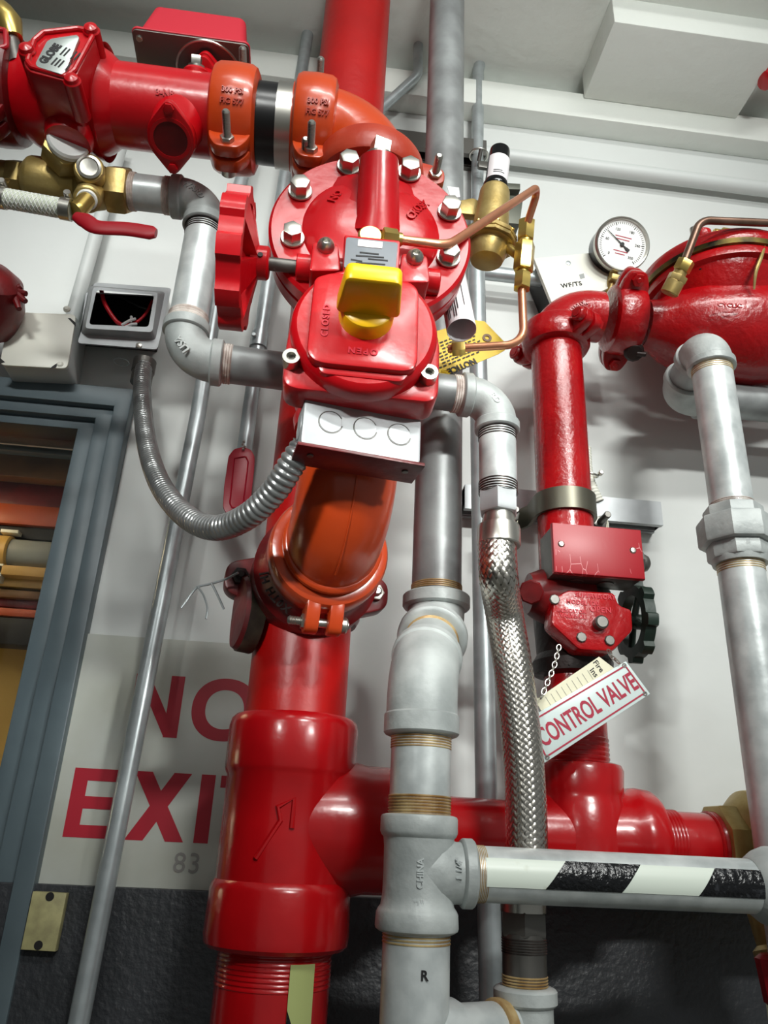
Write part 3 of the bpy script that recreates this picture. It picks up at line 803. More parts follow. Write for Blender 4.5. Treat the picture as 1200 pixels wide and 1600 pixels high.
# flow switch bolted on the upper port
up = -pd_; 
fs = thing('flow_switch', 'red boxed flow switch on a metal base plate, upper left', 'flow switch', pc2)
fc = pc2+up*.004
g = G(); cyl(g, fc-up*.004, fc+up*.030, .026, 32, .002); fl = roundpoly([(.030, .014), (0, .046), (-.030, .014), (-.030, -.014), (0, -.046), (.030, -.014)], .012, 6)
prism(g, fl, fc-up*.002, X, pe, .010*(1 if X.cross(pe).dot(up) > 0 else -1), .002); part('saddle', g, 'red', fs)
pe = V((0, -1, .06)).normalized(); up = V((0, .06, 1)).normalized()
plc = fc+up*.026 + X*(-.020) + pe*(.004)
wP, hP = .150, .088
sgn_ = 1 if X.cross(pe).dot(up) > 0 else -1
g = G(); prism(g, rrect(wP, hP, .007), plc, X, pe, .003*sgn_, .0006); bp = part('base_plate', g, 'steel_dk', fs)
g = G(); torus(g, plc+(fc-plc).dot(X)*X, up, .042, .002, 56, 8); part('gasket_ring', g, 'steel', bp)
for a_, b_ in ((-.066, .034), (-.062, -.016), (-.060, -.030)):
    g = G(); q = plc+X*a_+pe*b_; cyl(g, q+up*.001, q-up*.0035, .0042, 16, .001); part('screw', g, 'steel', bp)
g = G(); a = wP/2-.004; b = hP/2-.004; i_ = .009; hh = .076
lo_ = rrect(2*a, 2*b, .01); hi_ = rrect(2*(a-i_), 2*(b-i_), .01); hi2 = rrect(2*(a-i_-.004), 2*(b-i_-.004), .008)
o_ = plc+up*.003
rings(g, [[o_+X*p[0]+pe*p[1] for p in lo_], [o_+up*(hh-.004)+X*p[0]+pe*p[1] for p in hi_], [o_+up*hh+X*p[0]+pe*p[1] for p in hi2]])
prism(g, rrect(wP+.002, hP+.002, .008), o_, X, pe, .004*sgn_, .001)
part('cover', g, 'red_satin', fs)
pe = V((0, -math.sin(th2), math.cos(th2)))

# =================================================================== GALVANISED DRAIN (2 inch)
dD = .79; rD = .0302; dU = .88
xD = P(657, 1200, dD).x; xU = P(683, 870, dU).x
D_ = lambda z: W(xD, dD, z)
U_ = lambda z: W(xU, dU, z)
zD = lambda py, r=rD: zrow(xD, dD-r, py)
zU = lambda py, r=rD: zrow(xU, dU-r, py)
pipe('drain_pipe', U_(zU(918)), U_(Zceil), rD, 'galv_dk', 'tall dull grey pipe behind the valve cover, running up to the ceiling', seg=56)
z45a = zU(965); z45b = zD(1042)
a_ = U_(z45a); b_ = D_(z45b); dd = (b_-a_).normalized()
t = thing('pipe_elbow', 'upper galvanised bend where the tall grey pipe turns forward', 'pipe elbow', a_)
g = G(); sweep(g, fillet([U_(zU(925)), a_, a_+dd*.035], .06, 12), rD*1.12, 40); part('body', g, 'galv', t)
g = G(); band(g, U_(zU(930)), Z, rD*1.34, .018, .003); part('collar', g, 'galv', t)
g = G(); band(g, a_+dd*.036, dd, rD*1.34, .014, .003); part('collar', g, 'galv', t)
g = G(); thread(g, U_(zU(915)), U_(zU(903)), rD*1.03, 4); part('thread', g, 'thread_y', t)
t = thing('pipe_elbow', 'pale grey galvanised bend above the yellow threaded nipple', 'pipe elbow', b_)
g = G(); cyl(g, a_+dd*.04, b_, rD, 40); part('nipple', g, 'galv', t)
g = G(); thread(g, a_+dd*.040, a_+dd*.050, rD*1.03, 3); part('thread', g, 'thread_y', t)
g = G(); sweep(g, fillet([b_-dd*.040, b_, D_(zD(1140))], .07, 14), rD*1.20, 48); part('body', g, 'galv', t)
g = G(); band(g, b_-dd*.034, dd, rD*1.27, .016, .004); part('collar', g, 'galv', t)
g = G(); band(g, D_(zD(1126)), Z, rD*1.26, zD(1107)-zD(1145), .003); part('collar', g, 'galv', t)
t = thing('pipe_nipple', 'short bright galvanised nipple with yellow threads at both ends', 'pipe', D_(zD(1200)))
g = G(); cyl(g, D_(zD(1275)), D_(zD(1140)), rD*.985, 56); part('pipe', g, 'galv_pipe', t)
g = G(); thread(g, D_(zD(1166)), D_(zD(1145)), rD*1.01, 5); part('thread', g, 'thread_y', t)
g = G(); thread(g, D_(zD(1274)), D_(zD(1240)), rD*1.02, 7); part('thread', g, 'thread_y', t)
# tee
zt1 = zD(1272); zt0 = zD(1462); zbb = zD(1361, 0)
t = thing('galvanised_tee', 'grey galvanised tee feeding the black and white striped pipe', 'pipe tee', D_(zt0))
rT = rD*1.09; Lt = zt1-zt0; cw = .0185; zb_ = zbb-zt0
g = G(); lathe(g, D_(zt0), Z, [(0, rT*1.05), (.002, rT*1.15), (.004, rT*1.17), (cw-.003, rT*1.155), (cw, rT*1.11), (cw+.003, rT*1.04), (cw+.012, rT), (Lt*.5, rT*.99), (Lt-cw-.010, rT), (Lt-cw-.002, rT*1.03), (Lt-cw, rT*1.09), (Lt-cw+.003, rT*1.13), (Lt-.003, rT*1.13), (Lt-.001, rT*1.1), (Lt, rT*1.0)], 64)
lathe(g, D_(zbb), X, [(0, rT*.99), (.018, rT*.97), (.028, rT*.88), (.036, rT*.82), (.045, rT*.82), (.047, rT*.84)], 48)
part('body', g, 'galv', t)
rc_ = R(102, 736, 1370, dD-.01); xa = xcol(dD-rc_*.6, zbb, 724); xb = xcol(dD-rc_*.6, zbb, 748)
g = G(); band(g, W((xa+xb)/2, dD, zbb), X, rc_, xb-xa, .003); part('collar', g, 'galv', t)
g = G(); 
part('cast_lettering', text_geo('2"', .011, lambda x, y, h: D_(zD(1415))+V((math.sin(x/rT-.1)*(rT+h-.0002), -math.cos(x/rT-.1)*(rT+h-.0002), y)), .0006, .0002), 'galv_pipe', t)
part('cast_lettering', text_geo('CHINA', .008, lambda x, y, h: D_(zD(1365)+x)+V((math.sin(-y/rT-.08)*(rT+h-.0003), -math.cos(-y/rT-.08)*(rT+h-.0003), 0)), .0006, .0002), 'galv_pipe', t)
part('cast_lettering', text_geo('1 1/4"', .008, lambda x, y, h: W(xD+.036, dD, zbb)+V((-.002-y*0+(-y), -math.cos(.1)*(rT*.84+h), x+.004)), .0007, .0002), 'galv_pipe', t)
t = thing('drain_pipe', 'thick galvanised pipe under the grey tee, bottom centre', 'pipe', D_(1.2))
g = G(); cyl(g, D_(zt0+.01), D_(zt0-.35), rD*1.02, 56); part('pipe', g, 'galv_pipe', t)
g = G(); thread(g, D_(zt0+.004), D_(zD(1482)), rD*1.04, 5); part('thread', g, 'thread_y', t)
g = G(); c_ = W(xD, dD-rD*1.02-.0002, zD(1525)); part('stencil_letter', text_geo('R', .011, flat(c_-Y*.0004+X*.003, X, Z), .0001, .0003), 'ink', t)

# striped horizontal pipe
rP = .0246
E_ = lambda x: W(x, dD, zbb)
xp = lambda px: xcol(dD-rP*.9, zbb, px)
t = thing('striped_pipe', 'horizontal galvanised pipe wearing black and white hazard tape', 'pipe', E_(xp(900)))
g = G(); cyl(g, E_(xb-.004), E_(xp(1330)), rP, 56); part('pipe', g, 'galv_pipe', t)
g = G(); thread(g, E_(xb), E_(xp(765)), rP*1.02, 6); part('thread', g, 'thread_y', t)
def hfn(s, tt, h): return E_(s)+V((0, -math.cos(tt), -math.sin(tt)))*(rP+.0003+h)
tA, tB = -.62, .40
g = G(); patch(g, lambda s, tt, h: hfn(s, tt, h), xp(760), xp(1197), tA, tB, 14, .0003); tw = part('white_tape', g, 'tape_w', t)
for a0, a1, b0, b1 in ((886, 1004, 851, 970), (1121, 1199, 1089, 1199)):
    g = G(); vs = []
    for i in range(15):
        q = i/14; tt = tA+(tB-tA)*q
        for u0, u1 in ((a0, b0), (a1, b1)): vs.append(hfn(xp(u0)*(1-q)+xp(u1)*q, tt, .0006))
    m = len(vs); vs += [hfn(v.x, tA+(tB-tA)*(i//2)/14, .0002) for i, v in enumerate(vs)]
    fs = [(2*i, 2*i+1, 2*i+3, 2*i+2) for i in range(14)] + [(m+2*i, m+2*i+2, m+2*i+3, m+2*i+1) for i in range(14)]
    g.add(vs, fs); part('black_stripe', g, 'tape_b', tw)
t = thing('pipe_union', 'edge of a galvanised union at the right end of the striped pipe', 'pipe fitting', E_(xp(1205)))
g = G(); lathe(g, E_(xp(1192)), X, [(0, rP*1.02), (.002, rP*1.12), (.01, rP*1.35), (.02, rP*1.5), (.05, rP*1.5)], 40); part('body', g, 'galv', t)

# =================================================================== TRIM LINE: brass valve, galvanised loop, hose
r1 = .0222
dT = .765
C1 = P(322, 313, dT); C2 = P(289, 560, dT); C1.z = P(322, 313, dT).z
C1 = V(((C1.x+C2.x)/2, dT-WALL, C1.z)); C2 = V((C1.x, dT-WALL, C2.z))
def solve_d(px, py, z):
    lo, hi = .6, 1.1
    for _ in range(40):
        m = (lo+hi)/2
        if P(px, py, m).z < z: lo = m
        else: hi = m
    return lo
d3 = min(.835, max(.795, solve_d(776, 617, C2.z)))
C3 = P(776, 617, d3); C3.z = C2.z+(C3.z-C2.z)*.5
run = (C3-C2).normalized()
Lf = .047
def arc_txt(C, d1, d2, r, Rr, s, a, flip=1, lift=0):
    """letters on the outer side of an elbow, facing the viewer"""
    cen = C+V(d1)*Rr+V(d2)*Rr
    def fn(x, y, h):
        rr = Rr+y*flip
        th = a - x/Rr*flip
        p = cen+(-V(d1)*math.cos(th)-V(d2)*math.sin(th))*rr
        return p+V((0, -1, 0))*(math.sqrt(max(0, r*r-y*y))+h-.0004)
    return fn
t = galv_elbow(C1, -X, -Z, r1, Lf, 'pipe_elbow', 'galvanised elbow right of the brass valve, turning down')
part('cast_lettering', text_geo('WARD', .0105, arc_txt(C1, -X, -Z, r1*1.08, Lf*.78, 1, PI*.30, 1), .0009, .0003, sp=1.15), 'galv', t)
t = galv_elbow(C2, Z, run, r1, Lf, 'pipe_elbow', 'lower left galvanised elbow between the steel nipple and the handwheel')
part('cast_lettering', text_geo('USA', .0125, lambda x, y, h: C2+V((.003-x*.62-y*.78, -(r1*1.06)-h+.35*abs(y)+.1*abs(x), .004+x*.78-y*.62)), .0009, .0005), 'galv', t)
t = galv_elbow(C3, -run, -Z, r1, Lf, 'pipe_elbow', 'galvanised elbow above the braided hose, right of the gear case')
part('cast_lettering', text_geo('WARD', .0105, arc_txt(C3, -X, -Z, r1*1.08, Lf*.78, 1, PI*.30, 1), .0009, .0003, sp=1.15), 'galv', t)
def nipple(a, b, m, label, th=('thread_d', 'thread_d'), tl=.012):
    a = V(a); b = V(b); n = (b-a).normalized(); t = thing('pipe_nipple', label, 'pipe', a)
    g = G(); cyl(g, a-n*.004, b+n*.004, r1, 48); part('pipe', g, m, t)
    for p, s_, q in ((a, 1, th[0]), (b, -1, th[1])):
        if q: g = G(); thread(g, p-n*s_*.004, p+n*s_*tl, r1*(1.06 if q == 'teflon' else 1.03), 5, .0008 if q == 'teflon' else .0012); part('thread', g, q, t)
    return t
xl = P(205, 292, dT).x
nipple(C1-X*(Lf+.001), W(xl, dT, C1.z), 'galv_pipe', 'short steel nipple between the brass valve and the first elbow', ('teflon', 'teflon'), .008)
nipple(C1-Z*Lf, C2+Z*Lf, 'galv_pipe', 'vertical steel nipple between the two left galvanised elbows', ('thread_d', 'teflon'), .012)
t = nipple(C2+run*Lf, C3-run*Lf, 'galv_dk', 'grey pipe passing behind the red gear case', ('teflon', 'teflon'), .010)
zh = lambda py: zrow(C3.x, d3-.02, py)
t = nipple(C3-Z*Lf, W(C3.x, d3, zh(757)), 'galv_pipe', 'vertical galvanised nipple above the hexagon nut of the braided hose', ('thread_d', 'thread_d'), .012)

# braided hose
t = thing('braided_hose', 'stainless braided flexible hose hanging from a hexagon nut', 'hose', W(C3.x, d3, zh(850)))
dz = V((0, 0, 1))
hT = W(C3.x, d3, zh(757)); rn = R(64, 775, 775, d3)
g = G(); prism(g, hexpoly(rn, .25), W(C3.x, d3, zh(794)), X, Y, zh(757)-zh(794), .004); part('hex_nut', g, 'steel_dk' if False else 'box_steel', t)
g = G(); lathe(g, W(C3.x, d3, zh(797)), -Z, [(-.004, .017), (.004, .019), (.010, .019), (.012, .0235), (.016, .0245), (zh(797)-zh(842), .0245), (zh(797)-zh(840)+.003, .0235)], 48); part('ferrule', g, 'steel', t)
hp = [P(776, 838, d3), P(779, 900, d3), P(788, 960, .836), P(801, 1040, .838), P(812, 1130, .840), P(820, 1220, .841), P(823, 1330, .841), P(820, 1395, .841)]
rH = .0212
path = resample(smooth_path(hp, 14), .0012); fr_ = frames(path)
g = G(); sweep(g, path[::4], rH-.0008, 32); part('core', g, 'braid_in', t)
g = G(); N = 16; k_ = 1.15/rH; wd_ = .0029
for fam in (1, -1):
    for i in range(N):
        vs = []; 
        for j, (p, (u, v_, tt)) in enumerate(zip(path, fr_)):
            s_ = j*.0012; a = fam*k_*s_+2*PI*i/N
            rr = rH+.0006*fam*math.cos(k_*N*s_)
            d_ = u*math.cos(a)+v_*math.sin(a); e_ = (-u*math.sin(a)+v_*math.cos(a))
            along = (tt+e_*fam*1.15).normalized(); side = along.cross(d_).normalized()
            vs += [p+d_*(rr-.0003)-side*wd_, p+d_*(rr+.0002), p+d_*(rr-.0003)+side*wd_]
        g.add(vs, [(3*q+c_, 3*q+c_+1, 3*q+c_+4, 3*q+c_+3) for q in range(len(path)-1) for c_ in (0, 1)])
part('braid', g, 'braid', t, ang=180)
# lower hose end
dH = .841; xh = P(818, 1440, dH).x
zz = lambda py: zrow(xh, dH-.02, py)
Hh = lambda py: W(xh, dH, zz(py))
g = G(); prism(g, hexpoly(R(75, 815, 1440, dH)/1.0, .3), Hh(1468), X, Y, zz(1425)-zz(1468), .003); part('hex_nut', g, 'steel_dk', t)
g = G(); cyl(g, Hh(1428), Hh(1385), .0225, 40); part('ferrule', g, 'steel', t)
t = thing('pipe_nipple', 'dark nipple with pale thread under the lower hose nut', 'pipe', Hh(1500))
g = G(); cyl(g, Hh(1560), Hh(1462), .0215, 40); part('pipe', g, 'steel_dk', t)
g = G(); thread(g, Hh(1494), Hh(1468), .0222, 6); part('thread', g, 'thread_d', t)
g = G(); thread(g, Hh(1556), Hh(1527), .0222, 6); part('thread', g, 'thread_y', t)
t = thing('pipe_elbow', 'galvanised elbow at the bottom edge below the braided hose', 'pipe elbow', Hh(1590))
g = G(); cyl(g, Hh(1700), Hh(1560), .0262, 44); part('body', g, 'galv', t)
g = G(); band(g, Hh(1562), Z, .0305, .016, .003); part('collar', g, 'galv', t)
t = thing('pipe_nipple', 'branch stub of the thick galvanised pipe reaching right at the bottom edge', 'pipe', D_(zD(1620)))
bq = D_(zD(1640)); bw = V((xh-xD, dH-dD, 0)); bl = bw.length; bw.normalize()
g = G(); lathe(g, bq, bw, [(0, .033), (.04, .031), (.05, .026), (bl-.022, .0255)], 44); part('body', g, 'galv_pipe', t)
g = G(); band(g, bq+bw*(bl-.032), bw, .0285, .012, .002); part('collar', g, 'thread_y', t)

# brass ball valve
zv = P(75, 272, dT-.005).z
zv = C1.z
b = lambda px: W(xcol(dT-.02, zv, px), dT, zv)
t = thing('ball_valve', 'cast brass valve with a red lever, hanging under the red check valve', 'valve', b(100))
g = G(); cyl(g, b(-40), b(34), .019, 32, .002); lathe(g, b(30), X, [(0, .02), (.002, .022), (.007, .027), (.011, .0285), ((b(104)-b(30)).x-.008, .0285), ((b(104)-b(30)).x, .026), ((b(116)-b(30)).x, .024), ((b(124)-b(30)).x, .028), ((b(140)-b(30)).x, .029), ((b(158)-b(30)).x, .026), ((b(168)-b(30)).x, .020)], 44)
part('body', g, 'brass', t)
g = G(); prism(g, hexpoly(.0305, .2), b(164), Y*-1, Z, .1*0 + (b(199)-b(164)).x*(1 if (Y*-1).cross(Z).x > 0 else -1), .004); part('hex_end', g, 'brass', t)
g = G(); prism(g, hexpoly(.023, .2), b(6), Y*-1, Z, (b(30)-b(6)).x*(1 if (Y*-1).cross(Z).x > 0 else -1), .003); part('hex_end', g, 'brass', t)
# drop from the check valve
dtop = W(xdb, .70, zT-.072); dbot = W(b(92).x, dT-.01, zv+.012); dn = (dbot-dtop).normalized()
g = G(); lathe(g, dtop-dn*.004, dn, [(0, .022), (.003, .0242), (.009, .0242), (.012, .022)], 36); part('thread_tape', g, 'white_s', t)
u_, v_, n_ = frame(dn)
g = G(); prism(g, hexpoly(.0290, .55), dtop+dn*.007, u_, v_, .028, .003); part('union_nut', g, 'brass', t)
g = G(); cyl(g, dtop+dn*.03, dbot, .021, 36); part('neck', g, 'brass', t)
# sight port
sp = P(139, 262, dT-.05); sb = b(138)
g = G(); cyl(g, sb, sp, .0175, 32, .002); pn = (sp-sb).normalized(); sg_ = part('sight_port', g, 'brass', t)
g = G(); lathe(g, sp-pn*.002, pn, [(0, .014), (.005, .014), (.006, .011), (.0045, .010), (.0045, 0)], 32); part('sight_glass', g, 'steel', sg_)
# lower drain port
lp = P(136, 312, dT-.035)
g = G(); cyl(g, b(140), lp, .016, 28, .002); lpp = part('drain_port', g, 'brass', t)
ln = (lp-b(140)).normalized()
g = G(); cyl(g, lp-ln*.002, lp+ln*.004, .012, 24, .001); part('port_plug', g, 'white_s', lpp)
ad = P(118, 330, dT-.04)
g = G(); sweep(g, fillet([lp, lp+V((-.005, -.004, -.02)), ad], .006, 5), .0105, 18); part('hose_elbow', g, 'brass_b', t)
# lever
g = G(); lv = [P(118, 338, dT-.055), P(134, 345, dT-.058), P(152, 355, dT-.06), P(200, 358, dT-.062), P(244, 365, dT-.064)]
pth = smooth_path(lv, 6); fr_ = frames(pth); rs = []
for i, (p, (u, v_, tt)) in enumerate(zip(pth, fr_)):
    q = i/(len(pth)-1); hw_ = .0095 if q > .2 else .006+.0175*q; th = .004
    if q > .97: hw_ *= .6
    s_ = (Z-tt*Z.dot(tt)).normalized(); n_ = tt.cross(s_)
    rs.append([p+s_*hw_*math.cos(a)+n_*th*math.sin(a) for a in [2*PI*j/16 for j in range(16)]])
rings(g, rs); part('lever', g, 'red_hand', t)
# clear hose with clamps
t = thing('clear_hose', 'clear braided plastic hose clamped to the brass valve, left edge', 'hose', P(50, 315, dT-.04))
h0 = P(-30, 303, dT-.04); h1 = P(110, 328, dT-.04)
g = G(); cyl(g, h0, h1, R(30, 60, 320, dT-.04), 28); part('tube', g, 'hose', t)
hn = (h1-h0).normalized(); u_, v_, n_ = frame(hn); rr = R(30, 60, 320, dT-.04)
g = G(); L_ = (h1-h0).length
for fam in (1, -1):
    for i in range(8):
        pts = [h0+hn*L_*q/60+(u_*math.cos(fam*(q*.28)+i*PI/4)+v_*math.sin(fam*(q*.28)+i*PI/4))*(rr+.0001) for q in range(61)]
        sweep(g, pts, .0005, 4)
part('reinforcement', g, 'white_s', t)
for px_ in (104, 2):
    c_ = h0+hn*L_*((px_+30)/140); g = G(); tube_hollow(g, c_-hn*.006, c_+hn*.006, rr+.0018, rr, 32); cl = part('hose_clamp', g, 'steel', t)
    g = G(); q = c_+Z*(rr+.004)-Y*.006; cyl(g, q-Y*.006, q+Y*.008, .0042, 12, .0006); part('clamp_screw', g, 'steel', cl)

# stub, gauge cock and coupling at the left edge
t = thing('gauge_cock', 'brass cock on a steel stub at the top left corner', 'valve', P(40, 98, .66))
g = G(); cyl(g, P(26, 100, .66), P(16, 50, .655), .0085, 24); part('stub', g, 'steel_dk', t)
g = G(); sweep(g, [P(20, 60, .655), P(14, 36, .65), P(4, 22, .65), P(-12, 8, .65)], [.011, .015, .014, .013], 20); part('body', g, 'brass_b', t)
g = G(); sweep(g, fillet([P(-10, 45, .645), P(9, 48, .645), P(10, 74, .645), P(-10, 76, .645)], .004, 4), .0032, 10); part('lever', g, 'red_plate', t)
coupling((H(-12)+H(22))/2, X, pad, rS*1.02, .05, 'red_dark', 'grooved_coupling', 'dark red coupling cut by the left edge', boltdir=bd_, studs=(.012, .012), bolt_m='iron')
t = thing('retard_chamber', 'dark red round fitting at the left edge beside the white box', 'fitting', P(0, 450, .98))
g = G(); lathe(g, P(-20, 462, 1.0), (.25, -.6, .35), [(-.07, .02), (-.05, .05), (-.01, .055), (.03, .045), (.045, .025), (.05, 0)], 36); part('body', g, 'red_dark', t)
for a_ in range(4):
    g = G(); q = P(20, 455, .99); e_ = P(38+(-4, 3, 2, -8)[a_], 447+a_*12, .985); sweep(g, [q, e_], [.008, .004], 10); part('lug', g, 'red_dark', t)

# flexible conduit
fp = [P(225, 572, 1.04), P(222, 600, 1.02), P(224, 650, .97), P(232, 705, .90), P(252, 760, .83), P(290, 806, .77), P(335, 825, .725), P(385, 808, .685), P(428, 768, .655), P(458, 722, .635), P(476, 697, .63)]
pth = resample(smooth_path(fp, 16), .0009)
rad = [.0112+.0018*(abs(math.sin(PI*i*.0009/.0062))**.8) for i in range(len(pth))]
t = thing('flexible_conduit', 'ribbed metal flexible conduit looping between the two electrical boxes', 'conduit', fp[0])
g = G(); sweep(g, pth, rad, 28); part('hose', g, 'flex', t, ang=70)
g = G(); c_ = P(225, 573, 1.045); cyl(g, c_+Z*.012, c_-Z*.012, .0175, 28, .002); tube_hollow(g, c_-Z*.010, c_-Z*.030, .0160, .012, 28); cn = part('box_connector', g, 'steel_dk', t)
g = G(); q = c_+V((.006, -.017, -.016)); cyl(g, q+Y*.004, q-Y*.005, .0042, 12, .001); part('screw', g, 'steel', cn)
for nm, (tb, ln_) in {}: pass

# =================================================================== RIGHT HAND RISER
d2 = .97; rr2 = .0388
x2 = P(877, 700, d2).x
B_ = lambda z: W(x2, d2, z)
z2r = lambda py, r=rr2: zrow(x2, d2-r, py)
zH = P(945, 497, d2).z
pipe('riser_pipe', B_(z2r(1000)), B_(zH-.05), rr2, 'red_old', 'red pipe on the right, held by a steel strap', seg=64)
Ck = B_(zH)
t = thing('grooved_elbow', 'red painted elbow at the head of the right pipe', 'pipe elbow', Ck)
g = G(); sweep(g, fillet([Ck-Z*.068, Ck, Ck+X*.075], .062, 18), rr2*1.04, 48); part('body', g, 'red_old', t)
cenK = Ck+X*.062-Z*.062
def kfn(x, y, h):
    rr = .060+y; th = PI*.27+x/.075; q = cenK+(-X*math.cos(th)+Z*math.sin(th))*rr
    return q-Y*(math.sqrt(max(0, (rr2*1.04)**2-(y-.002)**2))+h-.0003)
part('cast_lettering', text_geo('GRUVLOK', .0105, kfn, .0009, .0003), 'red_old', t)
coupling(Ck-Z*.052, Z, V((.50, -.87, 0)), rr2*1.0, .045, 'red_old', 'grooved_coupling', 'red painted coupling under the red elbow on the right pipe', boltdir=V((.87, .50, 0)), studs=(.012, .012), bolt_m='red_old', ro=1.34, bolt=.006)
zHx = lambda px: W(xcol(d2, zH, px), d2, zH)
coupling(zHx(973), X, V((0, -.80, .6)), rr2*1.05, .050, 'red_old', 'grooved_coupling', 'red painted coupling between the red elbow and the rounded valve', boltdir=V((0, -.6, -.80)), studs=(.008, .008), bolt_m='red_old', ro=1.36, bolt=.006)
# rounded alarm valve at the right
cA = P(1135, 480, d2); cA.z = zH-.004
t = thing('alarm_valve', 'rounded red valve with a wide cover flange at the right edge', 'valve', cA)
g = G(); L0 = (zHx(1003)-cA).x
prof = [(L0, rr2*1.02), (L0+.02, rr2*1.1), (L0*.72, .058), (L0*.45, .074), (L0*.15, .084), (.02, .087), (.06, .084), (.10, .074), (.15, .055), (.2, .045)]
prof = sorted(prof, key=lambda q: q[0])
rs = []; 
for tq, rq in prof:
    rs.append([cA+X*tq+V((0, math.cos(a)*rq*1.05, math.sin(a)*rq*(.98 if math.sin(a) < 0 else .9))) for a in [2*PI*j/56 for j in range(56)]])
rings(g, rs)
part('body', g, 'red_old', t)
tl = math.radians(2)
nF = V((0, math.sin(tl), math.cos(tl)))
cF = P(1122, 474, d2+.01)
g = G(); rF = R(240, 1120, 447, d2)
lathe(g, cF-nF*.075, nF, [(0, .070), (.03, .088), (.055, rF*.86), (.066, rF*.90), (.068, rF*.975), (.080, rF*.985), (.083, rF*.975)], 80); part('body_flange', g, 'red_old', t)
g = G(); lathe(g, cF+nF*.0075, nF, [(0, rF*.96), (.001, rF*1.01), (.011, rF*1.01), (.012, rF*.96)], 80); part('gasket_band', g, mat('dark_gold_band', (128, 108, 48), .35, .7, None, (40, 36, 24), 26), t, 'dark gold gasket band')
g = G(); lathe(g, cF+nF*.0185, nF, [(0, rF*.95), (.0, rF*.99), (.004, rF), (.018, rF), (.022, rF*.985), (.030, rF*.7), (.045, rF*.35), (.048, 0)], 80); part('cover', g, 'red_old', t)
for x_, y_ in ((1098, 410), (1163, 416)):
    q = cF+V((P(x_, y_, d2-.08).x-cF.x, -.082, -.006)); g = G(); cyl(g, q+nF*.006, q-nF*.006, .0045, 14, .001); part('flange_bolt', g, 'iron', t)
q = P(1098, 372, d2-.08); g = G(); cyl(g, q-Z*.01, q+Z*.012, .014, 24, .003); part('cover_boss', g, 'red_old', t)
q = P(1085, 367, d2-.08); g = G(); cyl(g, q-Z*.004, q+Z*.014, .006, 12, .001); part('cover_stud', g, 'steel', t)
part('cast_lettering', text_geo('CYCLIC', .0105, lambda x, y, h: P(1140+x*1050, 478+x*60, d2-.0905)+V((0, -h, y)), .0008, .0003), 'red_old', t)
# adapter and tubes
t = thing('sensing_tube', 'tarnished copper tube bending over the rounded red valve', 'tube', P(1062, 425, .895))
g = G(); q0 = P(1050, 450, .87); q1 = P(1064, 424, .855)
n_ = (q1-q0).normalized(); u_, v_, _ = frame(n_)
cyl(g, q0-n_*.01, q0+n_*.012, .0135, 24, .002); prism(g, hexpoly(.0145), q0+n_*.010, u_, v_, .010, .001); cyl(g, q0+n_*.018, q1+n_*.004, .010, 20, .001); part('adapter', g, 'brass', t)
g = G(); prism(g, hexpoly(.0128, .4), q1, u_, v_, .018, .002); part('tube_nut', g, 'brass_b', t)
g = G(); sweep(g, fillet([q1, P(1094, 344, .845), P(1215, 349, .845)], .028, 12), R(13, 1100, 347, .85)*.95, 20); part('tube', g, 'copper_old', t)
t = thing('sensing_tube', 'short lower tarnished tube resting behind the cover flange', 'tube', P(1170, 376, .9))
g = G(); cyl(g, P(1150, 371, .90), P(1215, 380, .90), .0062, 18); part('tube', g, 'copper_old', t)
q0 = P(1126, 366, .90); q1 = P(1152, 370, .90); n_ = (q1-q0).normalized(); u_, v_, _ = frame(n_)
g = G(); cyl(g, q0-n_*.012, q0, .0075, 18, .001); prism(g, hexpoly(.0110, .2), q0, u_, v_, .022, .002); part('tube_nut', g, 'brass_b', t)
g = G(); sweep(g, smooth_path([P(1199, 370, .86), P(1190, 400, .855), P(1181, 425, .86), P(1178, 452, .872)], 6), [.0016+.0014*math.sin(PI*i/18) for i in range(19)], 8)
solo('brass_tie', g, 'brass', 'thin tan tie hanging at the right edge over the rounded valve', 'tie')
g = G(); lathe(g, P(1197, 412, .90), (-.3, -.7, .3), [(-.03, .012), (-.005, .014), (0, .012), (.006, .008)], 20); solo('drain_plug', g, 'iron', 'dark fitting end on the right edge above the rounded valve body', 'fitting')
# drip cock under the coupling
t = thing('drip_cock', 'small black cock under the red coupling beside the rounded valve', 'valve', P(988, 552, .93))
g = G(); lathe(g, P(986, 542, .985), V((-.1, -.55, -.8)), [(-.01, .008), (.008, .009), (.010, .015), (.024, .016), (.028, .012), (.030, 0)], 12); part('body', g, 'iron', t)
g = G(); q = P(1001, 553, .97); cyl(g, q-X*.008, q+X*.008, .004, 12, .001); part('stem', g, 'iron', t)

# galvanised drain on the right
dG = .875; rG = .0275
xG = P(1130, 700, dG).x
K = lambda z: W(xG, dG, z)
zG = lambda py, r=rG: zrow(xG, dG-r, py)
zE = P(1085, 532, dG).z
q_far = P(1052, 618, 1.0)
Cn = K(zE); far = W(q_far.x+.006, 1.0, q_far.z)
fd = (far-Cn).normalized()
t = galv_elbow(Cn, fd, -Z, rG, .048, 'pipe_elbow', 'galvanised elbow in front of the rounded red valve', bandw=.013, br=1.1, big=1.10, Rr=.036)
t = thing('pipe_nipple', 'dull nipple joining the two galvanised elbows beneath the red valve', 'pipe', Cn+fd*.05)
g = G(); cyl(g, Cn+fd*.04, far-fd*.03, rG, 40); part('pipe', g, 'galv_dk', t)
g = G(); thread(g, far-fd*.040, far-fd*.032, rG*1.03, 3); part('thread', g, 'thread_y', t)
galv_elbow(far, -fd, X, rG, .046, 'pipe_elbow', 'galvanised elbow behind the sloping nipple, close to the wall', bandw=.013, Rr=.034)
pipe('drain_pipe', far+X*.04, W(1.2, 1.0, far.z), rG, 'galv_dk', 'horizontal galvanised pipe near the wall leaving at the right edge')
